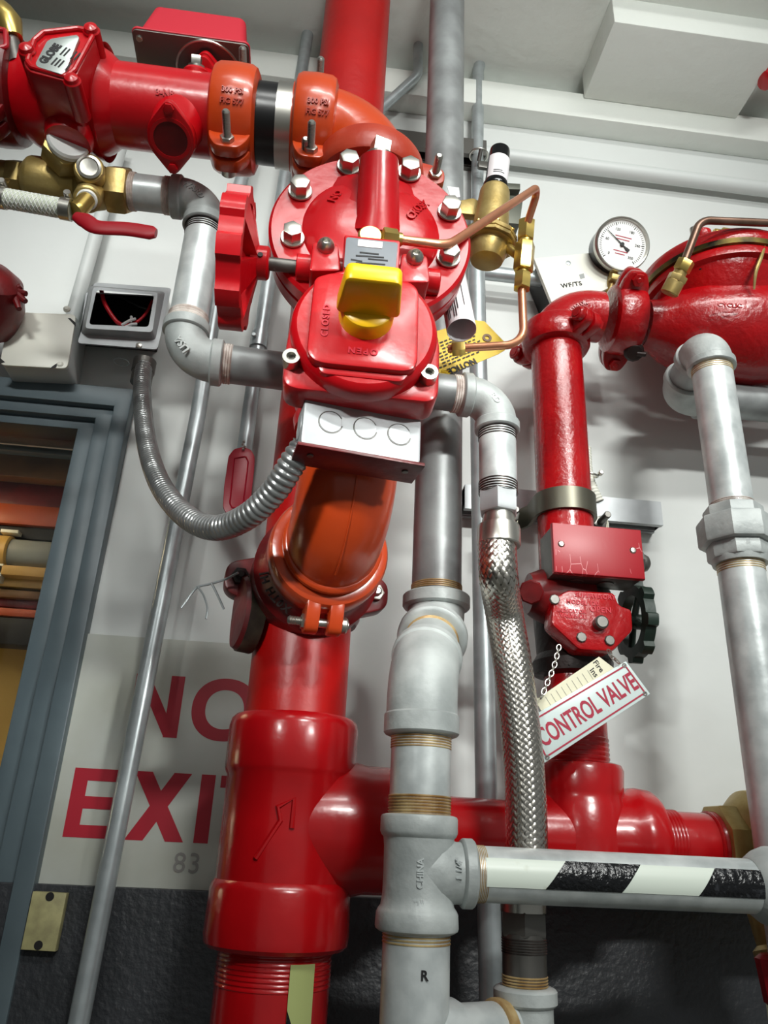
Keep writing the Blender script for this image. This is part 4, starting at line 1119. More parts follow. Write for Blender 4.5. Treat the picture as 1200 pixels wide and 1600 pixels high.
t = thing('drain_pipe', 'galvanised pipe sloping down on the right, above the union', 'pipe', K(zG(760)))
g = G(); cyl(g, K(zG(785)), Cn-Z*.04, rG, 48); part('pipe', g, 'galv_pipe', t)
g = G(); thread(g, Cn-Z*.058, Cn-Z*.046, rG*1.02, 4); part('thread', g, 'thread_y', t)
g = G(); thread(g, K(zG(784)), K(zG(774)), rG*1.03, 4); part('thread', g, 'teflon', t)
t = thing('pipe_union', 'three-piece galvanised union with large octagonal nut, right edge', 'pipe fitting', K(zG(850)))
oct_ = lambda r, a=.2: circ(r, 8, a0=a)
g = G(); prism(g, oct_(rG*1.35), K(zG(812)), X, Y, zG(782)-zG(812), .003); part('end_piece', g, 'galv', t)
g = G(); prism(g, oct_(rG*1.72), K(zG(842)), X, Y, zG(800)-zG(842), .004); part('union_nut', g, 'galv', t)
g = G(); prism(g, oct_(rG*1.40), K(zG(866)), X, Y, zG(838)-zG(866), .004); lathe(g, K(zG(872)), Z, [(0, rG*1.2), (.01, rG*1.3), (.03, rG*1.3)], 40); part('end_piece', g, 'galv', t)
t = thing('drain_pipe', 'galvanised pipe under the union running off the right edge', 'pipe', K(zG(1100)))
g = G(); cyl(g, K(zG(1500)), K(zG(865)), rG*1.03, 48); part('pipe', g, 'galv_pipe', t)
g = G(); thread(g, K(zG(885)), K(zG(871)), rG*1.05, 4); part('thread', g, 'thread_y', t)

# pressure gauge
gc = P(973, 381, 1.0); gn = V((-.02, -.93, -.37)).normalized(); gr = R(88, 973, 381, 1.0)
t = thing('pressure_gauge', 'round white dial pressure gauge with chrome rim', 'gauge', gc)
g = G(); lathe(g, gc-gn*.041, gn, [(0, gr*.9), (.002, gr*.97), (.028, gr*.98), (.030, gr*.9)], 56); part('case', g, 'black_p', t)
g = G(); lathe(g, gc-gn*.012, gn, [(0, gr*.9), (0, gr*.99), (.004, gr*1.01), (.011, gr), (.014, gr*.95), (.013, gr*.90), (.009, gr*.88), (.004, gr*.88)], 64, cap=False); part('bezel', g, 'steel', t)
g = G(); cyl(g, gc-gn*.010, gc-gn*.004, gr*.9, 56); dial = part('dial', g, 'white_s', t)
gu = V((1, 0, 0)); gu = (gu-gn*gu.dot(gn)).normalized(); gv = gn.cross(gu)
rot = math.radians(-8)
gu, gv = gu*math.cos(rot)+gv*math.sin(rot), gv*math.cos(rot)-gu*math.sin(rot)
fd0 = gc-gn*.0038
g = G()
for i in range(51):
    a = math.radians(225-270*i/50); big = i % 10 == 0; l_ = .18 if big else .08
    dd_ = gu*math.cos(a)+gv*math.sin(a); ss = gn.cross(dd_)
    prism(g, [(gr*(.82-l_*(.6 if big else 1)), -.0004-.0003*big), (gr*.82, -.0004-.0003*big), (gr*.82, .0004+.0003*big), (gr*(.82-l_*(.6 if big else 1)), .0004+.0003*big)], fd0, dd_, ss, .0002)
part('graduations', g, 'ink', dial)
g = G()
for i, s_ in enumerate(('0', '60', '120', '180', '240', '300')):
    a = math.radians(225-54*i); g2 = text_geo(s_, .0065, flat(fd0+(gu*math.cos(a)+gv*math.sin(a))*gr*.57, gu, gv), .0001, .0001); g.add(g2.v, g2.f)
part('numerals', g, 'ink', dial)
g = G()
for i, (w_, y_) in enumerate(((.030, .014), (.024, .009), (.026, -.012), (.018, -.017))):
    prism(g, [(-w_/2, y_-.0008), (w_/2, y_-.0008), (w_/2, y_+.0008), (-w_/2, y_+.0008)], fd0, gu, gv, .0002)
part('small_print', g, 'crimson_ink', dial)
a = math.radians(148); dd_ = gu*math.cos(a)+gv*math.sin(a); ss = gn.cross(dd_)
g = G(); prism(g, [(-gr*.34, -.0028), (-gr*.22, -.0022), (-gr*.12, -.001), (gr*.74, -.0003), (gr*.74, .0003), (-gr*.12, .001), (-gr*.22, .0022), (-gr*.34, .0028)], fd0+gn*.001, dd_, ss, .0008); cyl(g, fd0, fd0+gn*.003, .0035, 20); part('needle', g, 'ink', t)
g = G(); cyl(g, gc-gn*.016-gv*gr*.9, gc-gn*.02-gv*(gr*1.0+.045), .008, 20); prism(g, rrect(.016, .016, .002), gc-gn*.006-gv*(gr+.006)-gu*0, gu, gn, .01, .001); part('stem', g, 'brass', t)

# OS&Y tamper switch and gate valve on the right riser
t = thing('supervised_valve', 'dark valve body with red gear housing on the right riser', 'valve', B_(z2r(960)))
g = G(); lathe(g, B_(z2r(1052)), Z, [(0, rr2*.95), (.004, .050), (.02, .052), (.03, .046), (z2r(905)-z2r(1052)-.03, .050), (z2r(905)-z2r(1052)-.01, .055), (z2r(905)-z2r(1052), .045)], 48); part('body', g, 'iron', t)
q = P(832, 928, .93); g = G(); sweep(g, [B_(q.z)+Y*-.02, q+X*.01, q-X*.006], [.045, .034, .026], 24); cyl(g, P(830, 925, .915), P(830, 925, .90), .016, 8, .002); part('grooved_lug', g, 'red_dark', t)
dQ = .885
octp = [(865, 935), (872, 930), (888, 921), (960, 925), (968, 945), (988, 952), (990, 985), (958, 1018), (905, 1015), (862, 975)]
g = G(); slab(g, octp, dQ, .035, .004, .005); gh = part('gear_housing', g, 'red_old', t)
for x_, y_ in ((908, 996), (952, 1001), (866, 937)):
    g = G(); q = P(x_, y_, dQ); cyl(g, q+Y*.001, q-Y*.003, .0065, 8, .001); part('screw', g, 'steel_dk', gh)
q = P(936, 975, dQ); g = G(); cyl(g, q+Y*.002, q-Y*.012, .0085, 20, .002); part('stem', g, 'steel_dk', gh)
g = G()
for s_, x_, y_, z_ in (('SUPERVISORY', 930, 932, .0078), ('MODEL 120', 910, 942, .0075), ('OPEN', 938, 953, .0100), ('INDICATOR', 893, 955, .0062), ('VALVE UL', 895, 963, .0070)):
    g2 = text_geo(s_, z_, flat(P(x_, y_, dQ), X, Z), .0004, .0002, sp=1.1); g.add(g2.v, g2.f)
part('cast_lettering', g, 'red_satin', gh)
zwq = P(1000, 972, .93).z; wx0 = xcol(.93, zwq, 985); wx1 = xcol(.93, zwq, 1001)
g = G(); rs = []
for sx, q_ in ((wx0, 1.0), (wx0, .72), (wx1, .72), (wx1, 1.0)):
    rs.append([W(sx, .93, zwq)+V((0, math.cos(a), math.sin(a)))*(.047*(q_+(.14*max(0, math.tanh(3*math.sin(a*8))) if q_ > .9 else 0))) for a in [2*PI*j/96 for j in range(96)]])
rings(g, rs, True); wh = part('handwheel', g, 'green_iron', t)
g = G(); cyl(g, W(wx0-.05, .93, zwq), W(wx1+.004, .93, zwq), .010, 20, .001)
for k in range(4):
    a = k*PI/2+.5; dd_ = V((0, math.cos(a), math.sin(a))); sweep(g, [W(wx0+.004, .93, zwq), W((wx0+wx1)/2, .93, zwq)+dd_*.040], .0045, 10)
part('spokes', g, 'green_iron', wh)

t = thing('tamper_switch', 'scratched crimson switch box above the red gear housing on the right', 'switch box', P(930, 860, .86))
dS2 = .872
q0 = P(861, 821, dS2); q1 = P(998, 905, dS2)
q1 = P(999, 828, dS2); wbx = (q1-q0).length; bu = (V((q1.x-q0.x, 0, 0))).normalized()
zlo = P(930, 901, dS2).z; ztop = P(930, 824, dS2).z
cbx = W((q0.x+q1.x)/2, dS2, (zlo+ztop)/2); sx_, sz_ = q1.x-q0.x, ztop-zlo
g = G(); box(g, cbx+Y*.029, sx_-.004, .052, sz_-.004, .003); part('case', g, 'steel_dk', t)
cov_m = mat('scratched_crimson', (158, 12, 28), .38, 0, (300, .15, .0005))
nt = cov_m.node_tree; bsdf = nt.nodes['Principled BSDF']
tc = nt.nodes['Texture Coordinate']; wv = nt.nodes.new('ShaderNodeTexVoronoi'); wv.feature = 'DISTANCE_TO_EDGE'; wv.inputs['Scale'].default_value = 42
mp = nt.nodes.new('ShaderNodeMapping'); mp.inputs['Scale'].default_value = (1.6, 1, .7); mp.inputs['Rotation'].default_value = (0, .4, 0)
nt.links.new(tc.outputs['Object'], mp.inputs[0]); nt.links.new(mp.outputs[0], wv.inputs['Vector'])
rp = nt.nodes.new('ShaderNodeMath'); rp.operation = 'LESS_THAN'; rp.inputs[1].default_value = .012
nt.links.new(wv.outputs['Distance'], rp.inputs[0])
nz = nt.nodes.new('ShaderNodeTexNoise'); nz.inputs['Scale'].default_value = 22; nt.links.new(tc.outputs['Object'], nz.inputs['Vector'])
gt = nt.nodes.new('ShaderNodeMath'); gt.operation = 'GREATER_THAN'; gt.inputs[1].default_value = .60; nt.links.new(nz.outputs['Fac'], gt.inputs[0])
ml = nt.nodes.new('ShaderNodeMath'); ml.operation = 'MULTIPLY'; nt.links.new(rp.outputs[0], ml.inputs[0]); nt.links.new(gt.outputs[0], ml.inputs[1])
mx = nt.nodes.new('ShaderNodeMix'); mx.data_type = 'RGBA'; mx.inputs[6].default_value = lin((158, 12, 28)); mx.inputs[7].default_value = lin((214, 150, 152))
nt.links.new(ml.outputs[0], mx.inputs[0]); nt.links.new(mx.outputs[2], bsdf.inputs['Base Color'])
g = G(); box(g, cbx, sx_, .010, sz_, .002); lid = part('cover', g, cov_m, t)
for x_, y_ in ((877, 850), (989, 860)):
    q = P(x_, y_, dS2-.005); g = G(); lathe(g, q+Y*.001, -Y, [(0, .0048), (.001, .0046), (.0026, .003), (.003, 0)], 18); part('screw', g, 'steel', lid)
for x_ in (-.020, .020):
    g = G(); q = cbx+V((x_, .030, -sz_/2+.0018)); cyl(g, q, q-Z*.0012, .0105, 28, .0004); part('knockout', g, 'steel_dk', t)
q = cbx+V((sx_/2-.002, .022, -.002)); g = G(); cyl(g, q, q+X*.010, .016, 8, .001); lathe(g, q+X*.008, X, [(0, .012), (.004, .0125), (.010, .010), (.0135, .005), (.014, 0)], 28); part('cable_plug', g, 'steel_dk', t)

# strut and strap
zsT = P(950, 785, 1.09).z
t = thing('strut_channel', 'slotted steel strut channel fixed on the wall behind the right pipe', 'channel', P(890, 790, 1.08))
xs0 = P(726, 770, 1.08).x; xs1 = P(1034, 806, 1.08).x; hs = .041
zs_ = P(1034, 803, 1.08).z; 
g = G(); f_ = 1.078
zs_c = zs_
poly = [(0, -hs/2), (0, hs/2), (-.0415, hs/2), (-.0415, .011), (-.034, .011), (-.034, .014), (-.039, .014), (-.039, hs/2-.0025), (-.0025, hs/2-.0025), (-.0025, -hs/2+.0025), (-.039, -hs/2+.0025), (-.039, -.014), (-.034, -.014), (-.034, -.011), (-.0415, -.011), (-.0415, -hs/2)]
# slot opens downwards, plain back faces the viewer's upper side
poly2 = [(hs/2-.0, 0)]
pl3 = [(-.0205, -.0205), (-.0205, .0205), (.0205, .0205), (.0205, -.0205), (.011, -.0205), (.011, -.013), (.0085, -.013), (.0085, -.018), (.018, -.018), (.018, .018), (-.018, .018), (-.018, -.018), (-.0085, -.018), (-.0085, -.013), (-.011, -.013), (-.011, -.0205)]
prism(g, pl3, W(xs0, 1.0985, zs_c), Y, Z, xs1-xs0, 0); part('channel', g, 'box_steel', t)
t = thing('pipe_strap', 'bronze grey pipe strap with two long bolts round the right pipe', 'strap', B_(zs_c))
rst = rr2+.003; hz = .020; zst = z2r(778)
g = G(); pts = []
outer = [(-.075, .10), (-.050, .10), (-.041, .055), (-.041, 0)] 
arc = [(rst*math.cos(a), -rst*math.sin(a)) for a in [PI*j/28 for j in range(29)]]
# path: left ear, up the left side, round the front, down to the right ear (x, y offsets from pipe axis)
path_ = [(-.085, .055), (-.052, .055), (-rst, .035)] + [(-x, y) for x, y in arc] + [(rst, .035), (.052, .055), (.085, .055)]
rs = []
for i, (x_, y_) in enumerate(path_):
    x0_, y0_ = path_[max(i-1, 0)]; x1_, y1_ = path_[min(i+1, len(path_)-1)]; tx, ty = x1_-x0_, y1_-y0_; l_ = math.hypot(tx, ty); nx, ny = ty/l_*.0025, -tx/l_*.0025
    c_ = B_(zst)
    rs.append([c_+V((x_+nx, y_+ny, -hz*.8)), c_+V((x_+nx, y_+ny, hz*.8)), c_+V((x_-nx, y_-ny, hz*.8)), c_+V((x_-nx, y_-ny, -hz*.8))])
rings(g, rs); part('band', g, mat('bronze_grey_steel', (104, 102, 90), .4, .8), t)
for sx, lg in ((-1, .035), (1, .045)):
    c_ = B_(zst)+V((sx*.066, .05, 0)); g = G(); cyl(g, c_+Y*.04, c_-Y*lg, .0052, 16, .001); prism(g, hexpoly(.011, .3), c_-Y*.004, X, Z, .012, .001); part('bolt', g, 'steel_dk', t)
t = thing('white_cable', 'white ribbed cable with a clip behind the right pipe above the strut', 'cable', P(925, 760, 1.08))
g = G(); pth = resample(smooth_path([P(915, 700, 1.09), P(918, 740, 1.085), P(926, 765, 1.08), P(936, 785, 1.08)], 8), .0012); sweep(g, pth, [.0085+.0008*math.sin(i*1.4) for i in range(len(pth))], 16); part('cable', g, 'cream', t)
g = G(); q = P(922, 742, 1.07); torus(g, q, (.2, -.3, 1), .012, .002, 24, 8); cyl(g, q+X*.014-Y*.005, q+X*.014-Y*.014, .004, 12, .001); part('clip', g, 'steel', t)
t = thing('white_cable', 'white painted stub below the strut beside the crimson switch box', 'cable', P(940, 818, 1.08))
g = G(); cyl(g, P(938, 812, 1.09), P(938, 850, 1.09), .0135, 24); part('cable', g, 'cream', t)

# second tee and the brass check valve at the right
zL = P(1090, 1321, d2).z
t = thing('threaded_tee', 'smaller red cast tee at the foot of the right pipe', 'pipe tee', B_(zL))
L0 = z2r(1188, .05)-zL
g = G(); lathe(g, B_(zL-.065), Z, [(0, .050), (.01, .055), (.02, .055), (.065, .058), (.065+L0*.45, .055), (.065+L0*.52, .052), (.065+L0*.60, .0525), (.065+L0-.008, .0545), (.065+L0-.002, .052), (.065+L0, .047), (.065+L0, .04)], 64)
lathe(g, B_(zL)-X*.005, X, [(0, .05), (.045, .0555), (.058, .057), (.064, .061), (.072, .062), (.088, .060), (.094, .056), (.095, .04)], 64)
part('body', g, 'red_cast', t)
g = G(); cyl(g, B_(zL)-X*.01, B_(zL)-X*.075, .052, 48, .004); part('body_end', g, 'red_cast', t)
g = G(); cyl(g, B_(zL+L0-.01), B_(z2r(1040)), rr2*.985, 48); vp = part('riser_nipple', g, 'red_old', t)
g = G(); thread(g, B_(zL+L0-.002), B_(zL+L0+.032), rr2*1.01, 6); part('thread', g, 'red_old', vp)
t = thing('red_pipe', 'horizontal red pipe between the small red tee and the brass valve', 'pipe', B_(zL)+X*.15)
g = G(); xe = xcol(d2-.02, zL, 1150); cyl(g, B_(zL)+X*.085, W(xe, d2, zL), rr2*.97, 56); part('pipe', g, 'red_cast', t)
g = G(); thread(g, B_(zL)+X*.093, B_(zL)+X*.118, rr2*1.02, 6, .0012); part('thread', g, 'red_cast', t)
g = G(); thread(g, W(xcol(d2-.02, zL, 1118), d2, zL), W(xcol(d2-.02, zL, 1150), d2, zL), rr2*1.03, 4, .0015); part('thread', g, 'red_cast', t)
cyl_ = G(); cyl(cyl_, B0+bdir*.16, B_(zL)-X*.06, .040, 48)
solo('red_pipe', cyl_, 'red_cast', 'short horizontal red pipe between the two red tees', 'pipe')
t = thing('swing_valve', 'big cast brass valve at the right edge beside the red pipe', 'valve', W(xe, d2, zL))
g = G(); xh_ = xcol(d2-.03, zL, 1136); prism(g, oct_(.050, .39), W(xh_, d2, zL), -Y, Z, .026*(1 if (-Y).cross(Z).x > 0 else -1), .004); part('octagon_end', g, 'brass', t)
g = G(); lathe(g, W(xh_+.022, d2, zL), X, [(0, .045), (.004, .050), (.02, .066), (.035, .068), (.2, .068)], 48); part('body', g, 'brass', t)
g = G(); lathe(g, W(xh_+.05, d2-.02, zL-.05), (0.1, -.2, -1), [(0, .03), (.05, .03), (.055, .036), (.07, .036), (.072, .02), (.09, .02)], 28); part('lower_boss', g, 'brass', t)
g = G(); q = P(1198, 1540, .9); lathe(g, q+X*.01+Z*.03, (0.05, 0, -1), [(0, .012), (.004, .018), (.045, .016), (.05, .010)], 10); solo('hand_grip', g, 'red_hand', 'crimson grip end at the lower right edge under the brass valve', 'grip')

# =================================================================== PILOT VALVE AND COPPER TUBING
dp = .76
p0 = P(762, 392, dp); p1 = P(781, 236, dp-.012)
an = (p1-p0).normalized(); Lp = (p1-p0).length
pl = lambda px, py: (P(px, py, dp-.006)-p0).dot(an)
k = depth(P(770, 320, dp))/F
t = thing('pilot_valve', 'brass pilot valve with a tall black labelled cap, right of the big cover', 'valve', p0)
g = G(); lathe(g, p0, an, [(-.018, .012), (-.016, 24*k), (-.004, 29*k), (.006, 30*k), (.007, 38*k)], 40); part('lower_body', g, 'brass', t)
g = G(); lathe(g, p0, an, [(.008, 38*k), (.009, 42*k), (.013, 42.5*k), (.0135, 40*k), (.0145, 40*k), (.015, 42.5*k), (.021, 42*k), (.022, 38*k)], 10); part('flange', g, 'brass', t)
zt1_ = .60*Lp
g = G(); lathe(g, p0, an, [(.020, 33*k), (.026, 30*k), (.034, 28*k), (zt1_-.006, 23.5*k), (zt1_-.002, 22*k), (zt1_, 18*k)], 40); part('bonnet', g, 'brass', t)
g = G(); lathe(g, p0, an, [(zt1_-.004, 17*k), (zt1_, 20*k), (zt1_+.006, 20*k), (zt1_+.010, 17.5*k), (Lp-.004, 16.5*k), (Lp+.001, 15.5*k), (Lp+.004, 12*k), (Lp+.005, 0)], 40); cp = part('black_cap', g, 'black_p', t)
g = G(); 
u_, v_, n_ = frame(an)
def capfn(s_, tt, h):
    f = V((0, -1, 0)); f = (f-an*f.dot(an)).normalized(); s2 = an.cross(f)
    return p0+an*s_+(f*math.cos(tt)+s2*math.sin(tt))*(17.6*k+h)
patch(g, capfn, zt1_+.011, Lp-.018, -1.1, 1.5, 14, .0003); lb = part('label', g, 'paper', cp)
g = G()
for a0, l_ in ((.016, 1.0), (.019, .8)):
    patch(g, lambda s_, tt, h: capfn(s_, tt, h+.0004), zt1_+a0, zt1_+a0+.0012, -.5, -.5+l_, 6, .0001)
part('small_print', g, 'ink', lb)
for a_ in (-.9, -.1, .7, 1.5, 2.4):
    f = V((0, -1, 0)); f = (f-an*f.dot(an)).normalized(); s2 = an.cross(f)
    q = p0+(f*math.cos(a_)+s2*math.sin(a_)*-1)*37*k+an*.021; g = G(); cyl(g, q, q+an*.004, .0032, 12, .001); part('screw', g, 'brass_b', t)
q = P(735, 322, dp+.01); g = G(); prism(g, roundpoly([(-.016, -.014), (.016, -.014), (.016, .010), (.004, .016), (-.016, .008)], .004), q, X, Z, -.012, .002); part('side_lug', g, 'brass', t)
# brass tee block with nuts
t = thing('tube_tee', 'bright brass tube fitting right of the pilot valve', 'fitting', P(815, 400, .745))
q = P(815, 402, .745); an2 = (P(823, 352, .735)-P(815, 448, .745)).normalized()
uu = (X-an2*X.dot(an2)).normalized(); vv = an2.cross(uu)
def hexrun(py0, py1, w_, m='brass_b', nm='tube_nut', px=None, d=.742, a0=.3, rnd=False):
    a = P(815+(452-py0)*.075, py0, d); b_ = P(815+(452-py1)*.075, py1, d); g = G()
    if rnd: cyl(g, a, b_, w_/2*k, 24, .0015)
    else: prism(g, hexpoly(w_/2*k, a0), a, uu, vv, (b_-a).length*(1 if uu.cross(vv).dot(b_-a) > 0 else -1), .0015)
    part(nm, g, m, t)
hexrun(376, 349, 27); hexrun(388, 374, 20, nm='collar', rnd=True); hexrun(424, 385, 30, nm='block', a0=.0); hexrun(434, 422, 18, nm='collar', rnd=True); hexrun(452, 430, 26)
g = G(); cyl(g, P(812, 400, .745), P(770, 372, .758), .0065, 18); part('arm', g, 'brass_b', t)
rc = .0048
t = thing('copper_tube', 'bright copper tube rising from the valve cover to the brass fitting', 'tube', P(690, 380, .60))
g = G(); sweep(g, fillet([P(604, 372, .588), P(700, 384, .598), P(843, 290, .70), P(823, 352, .735)], [.035, .014], 12), rc, 20); part('tube', g, 'copper', t)
q0 = P(597, 370, .588); q1 = P(628, 375, .592); n_ = (q1-q0).normalized(); u_, v_, _ = frame(n_)
g = G(); prism(g, hexpoly(.0095, .2), q0, u_, v_, (q1-q0).length*.75, .0015); part('tube_nut', g, 'brass_b', t)
g = G(); cyl(g, q0+n_*.012, q1, .0068, 20, .001); part('ferrule', g, 'brass_b', t)
t = thing('copper_tube', 'lower copper tube bending left in front of the yellow tag', 'tube', P(815, 500, .75))
g = G(); sweep(g, fillet([P(815, 448, .742), P(819, 538, .75), P(700, 545, .775)], .022, 12), rc*1.05, 20); part('tube', g, 'copper', t)
g = G(); q0 = P(727, 543, .768); q1 = P(706, 545, .772); n_ = (q1-q0).normalized(); u_, v_, _ = frame(n_); prism(g, hexpoly(.0095, .2), q0, u_, v_, (q1-q0).length, .0015); part('tube_nut', g, 'brass_b', t)

# rolled paper and tags
ra = P(702, 415, .70); rb_ = P(721, 516, .675); n_ = (rb_-ra).normalized(); rr = R(46, 715, 500, .68)
t = thing('rolled_paper', 'rolled white instruction sheet hanging under the rim of the big cover', 'paper', ra)
g = G(); u_, v_, _ = frame(n_); L_ = (rb_-ra).length; rs = []
for i in range(61):
    a = -PI*.2+i/60*PI*2.25; q = rr*(1-.05*i/60)
    rs.append([ra+n_*s_+(u_*math.cos(a)+v_*math.sin(a))*(q+h) for s_, h in ((0, 0), (L_, 0), (L_, .0004), (0, .0004))])
rings(g, rs); sheet = part('sheet', g, 'paper', t)
g = G(); f = V((0, -1, 0)); f = (f-n_*f.dot(n_)).normalized(); s2 = n_.cross(f); s2 = s2 if s2.x > 0 else -s2
for j in range(7):
    a = -1.2+.15*j
    def pf(s_, tt, h): return ra+n_*s_+(f*math.cos(tt)+s2*math.sin(tt))*(rr+.0006+h)
    patch(g, pf, L_*.62, L_*(.95 if j % 3 else .85), a, a+.055, 1, .0001)
patch(g, pf, L_*.35, L_*.80, .18, .22, 1, .0001)
part('printed_lines', g, 'ink', sheet)
g = G(); slab(g, [(699, 291), (717, 293), (719, 308), (704, 309)], .672, .0006); solo('paper_slip', g, 'paper', 'small white paper slip peeking over the upper right rim of the big cover', 'paper')
t = thing('notice_tag', 'yellow notice tag with black print behind the copper tube', 'tag', P(740, 545, .80))
g = G(); slab(g, [(672, 520), (742, 500), (757, 502), (790, 536), (789, 547), (779, 553), (700, 586), (672, 590)], .80, .0008); tg = part('card', g, 'yellow_tag', t)
g = G(); q = P(761, 528, .7995); tube_hollow(g, q, q-Y*.0006, .0060, .0028, 24); part('eyelet', g, 'wood_br', tg)
uo = (P(690, 590, .799)-P(780, 553, .799)).normalized(); vo = V((uo.z, 0, -uo.x)); vo = vo if X.dot(uo) < 0 and uo.cross(vo).y < 0 else -vo
if uo.cross(vo).y > 0: vo = -vo
part('lettering', text_geo('NOTICE', .0125, flat(P(722, 572, .7992), uo, vo), .0001, .0004, sx=.9), 'ink', tg)
g = G()
for j in range(8):
    c_ = P(722, 572, .7992)+vo*(-.0105-.0046*j)+uo*(-.004*(j % 2)-.004*j*.5)
    w_ = .062-(.006*(j % 3)); nn_ = 9
    for i in range(nn_):
        o_ = c_+uo*(-w_/2+w_*i/nn_); prism(g, [(0, 0), (w_/nn_*(.55+.25*((i*7+j*3) % 3)/2), 0), (w_/nn_*(.55+.25*((i*7+j*3) % 3)/2), .0018), (0, .0018)], o_, uo, vo, .0001)
part('small_print', g, 'ink', tg)

# =================================================================== WALL: SIGNS, BOXES, CONDUITS
dSg = 1.112
t = thing('exit_sign_board', 'white sign board reading NO EXIT in big red letters', 'sign', P(200, 1380, dSg))
xl_, xr_ = P(47, 1378, dSg).x, P(470, 1300, dSg).x; zt_, zb_s = P(200, 994, dSg).z, P(180, 1387, dSg).z
xl_ = (P(133, 992, dSg).x+P(47, 1378, dSg).x)/2
g = G(); box(g, ((xl_+xr_)/2, dSg-WALL+.003, (zt_+zb_s)/2), xr_-xl_, .005, zt_-zb_s, .0006); bd = part('board', g, 'sign', t)
def letter(ch, x0, x1, z0, z1, sw, y):
    w_ = x1-x0; h_ = z1-z0; g = G(); polys = []
    if ch == 'N': polys = [[(0, 0), (sw, 0), (sw, h_), (0, h_)], [(w_-sw, 0), (w_, 0), (w_, h_), (w_-sw, h_)], [(0, h_), (w_-sw*.95, 0), (w_, 0), (sw*.95, h_)]]
    if ch == 'E': polys = [[(0, 0), (sw, 0), (sw, h_), (0, h_)]]+[[(0, a), (w_, a), (w_, a+sw*.82), (0, a+sw*.82)] for a in (0, (h_-sw*.8)/2, h_-sw*.82)]
    if ch == 'X': polys = [[(0, 0), (sw*1.25, 0), (w_, h_), (w_-sw*1.25, h_)], [(w_-sw*1.25, 0), (w_, 0), (sw*1.25, h_), (0, h_)]]
    if ch == 'I': polys = [[(0, 0), (sw, 0), (sw, h_), (0, h_)]]
    if ch == 'T': polys = [[((w_-sw)/2, 0), ((w_+sw)/2, 0), ((w_+sw)/2, h_), ((w_-sw)/2, h_)], [(0, h_-sw*.82), (w_, h_-sw*.82), (w_, h_), (0, h_)]]
    for i, pl2 in enumerate(polys): prism(g, pl2, (x0, y, z0), X, Z, .0005+.00004*i)
    if ch == 'O':
        rs = []
        for i in range(64):
            a = 2*PI*i/64
            e = lambda q: (w_/2+(w_/2-q)*math.copysign(abs(math.cos(a))**.92, math.cos(a)), h_/2+(h_/2-q*.86)*math.copysign(abs(math.sin(a))**.92, math.sin(a)))
            (ax1, az1), (ax2, az2) = e(0), e(sw)
            rs.append([V((x0+ax1, y, z0+az1)), V((x0+ax1, y-.0005, z0+az1)), V((x0+ax2, y-.0005, z0+az2)), V((x0+ax2, y, z0+az2))])
        rings(g, rs, True)
    part('letter', g, 'red_ink', bd)
yS = dSg-WALL+.0006
zE1 = P(150, 1201, dSg).z; zE0 = P(130, 1309, dSg).z; zN1 = P(270, 1056, dSg).z; zN0 = P(255, 1152, dSg).z
xE = (P(118, 1200, dSg).x+P(97, 1308, dSg).x)/2; sw = P(337, 1212, dSg).x-P(315, 1211, dSg).x
xE2 = xE+sw*2.95; xX = (P(212, 1206, dSg).x+P(192, 1314, dSg).x)/2; xX2 = (P(301, 1210, dSg).x+P(285, 1318, dSg).x)/2
xI = (P(315, 1211, dSg).x+P(302, 1318, dSg).x)/2
letter('E', xE, xX-sw*.15, zE0, zE1, sw*1.0, yS); letter('X', xX, xX2, zE0, zE1, sw, yS); letter('I', xI, xI+sw, zE0, zE1, sw, yS); letter('T', xI+sw*1.4, xI+sw*4.8, zE0, zE1, sw, yS)
xN2 = (P(290, 1056, dSg).x+P(276, 1153, dSg).x)/2; xN = xN2-(zN1-zN0)*.80; xO = P(299, 1110, dSg).x
letter('N', xN, xN2, zN0, zN1, sw, yS); letter('O', xO, xO+(zN1-zN0)*1.08, zN0-.001, zN1+.001, sw, yS)
part('pencil_number', text_geo('83', .034, flat(P(292, 1350, dSg-.0001), X, Z), .0001, .0001, sp=1.1), 'pencil', bd)

t = thing('wall_plate', 'small yellowed plastic plate with two screw holes on the dark wall', 'plate', P(68, 1440, 1.10))
g = G(); slab(g, [(51, 1393), (104, 1396), (86, 1487), (32, 1484)], 1.085, .014, .001); pl_p = part('plate', g, mat('yellowed_plastic', (176, 170, 122), .5, 0, None, (150, 144, 104), 60), t)
for x_, y_ in ((78, 1401), (60, 1477)):
    g = G(); q = P(x_, y_, 1.085); cyl(g, q+Y*.0005, q-Y*.0006, .0050, 20); part('screw_hole', g, 'dark', pl_p)

t = thing('square_box', 'white square electrical box with blank cover above the window frame', 'electrical box', P(60, 530, 1.05))
g = G(); slab(g, [(18, 490), (119, 494), (107, 577), (3, 572)], 1.052, .066, .001, .006); part('case', g, 'emt_paint', t)
g = G(); slab(g, [(15, 487), (119, 491), (105, 576), (-1, 570)], 1.044, .004, .001, .009); cv = part('cover', g, 'cream', t)
for x_, y_ in ((94, 569), (104, 482)):
    g = G(); q = P(x_, y_, 1.044); lathe(g, q+Y*.003, -Y, [(0, .0055), (.003, .0052), (.0052, .003), (.0055, 0)], 20); part('screw', g, 'cream', cv)
for pg in ([(106, 497), (110, 497), (118, 504), (118, 510)], [(78, 576), (82, 572), (90, 567), (88, 574)], [(0, 559), (8, 566), (0, 568), (-6, 566)]):
    g = G(); slab(g, pg, 1.0437, .0006); part('corner_notch', g, 'dark', cv)

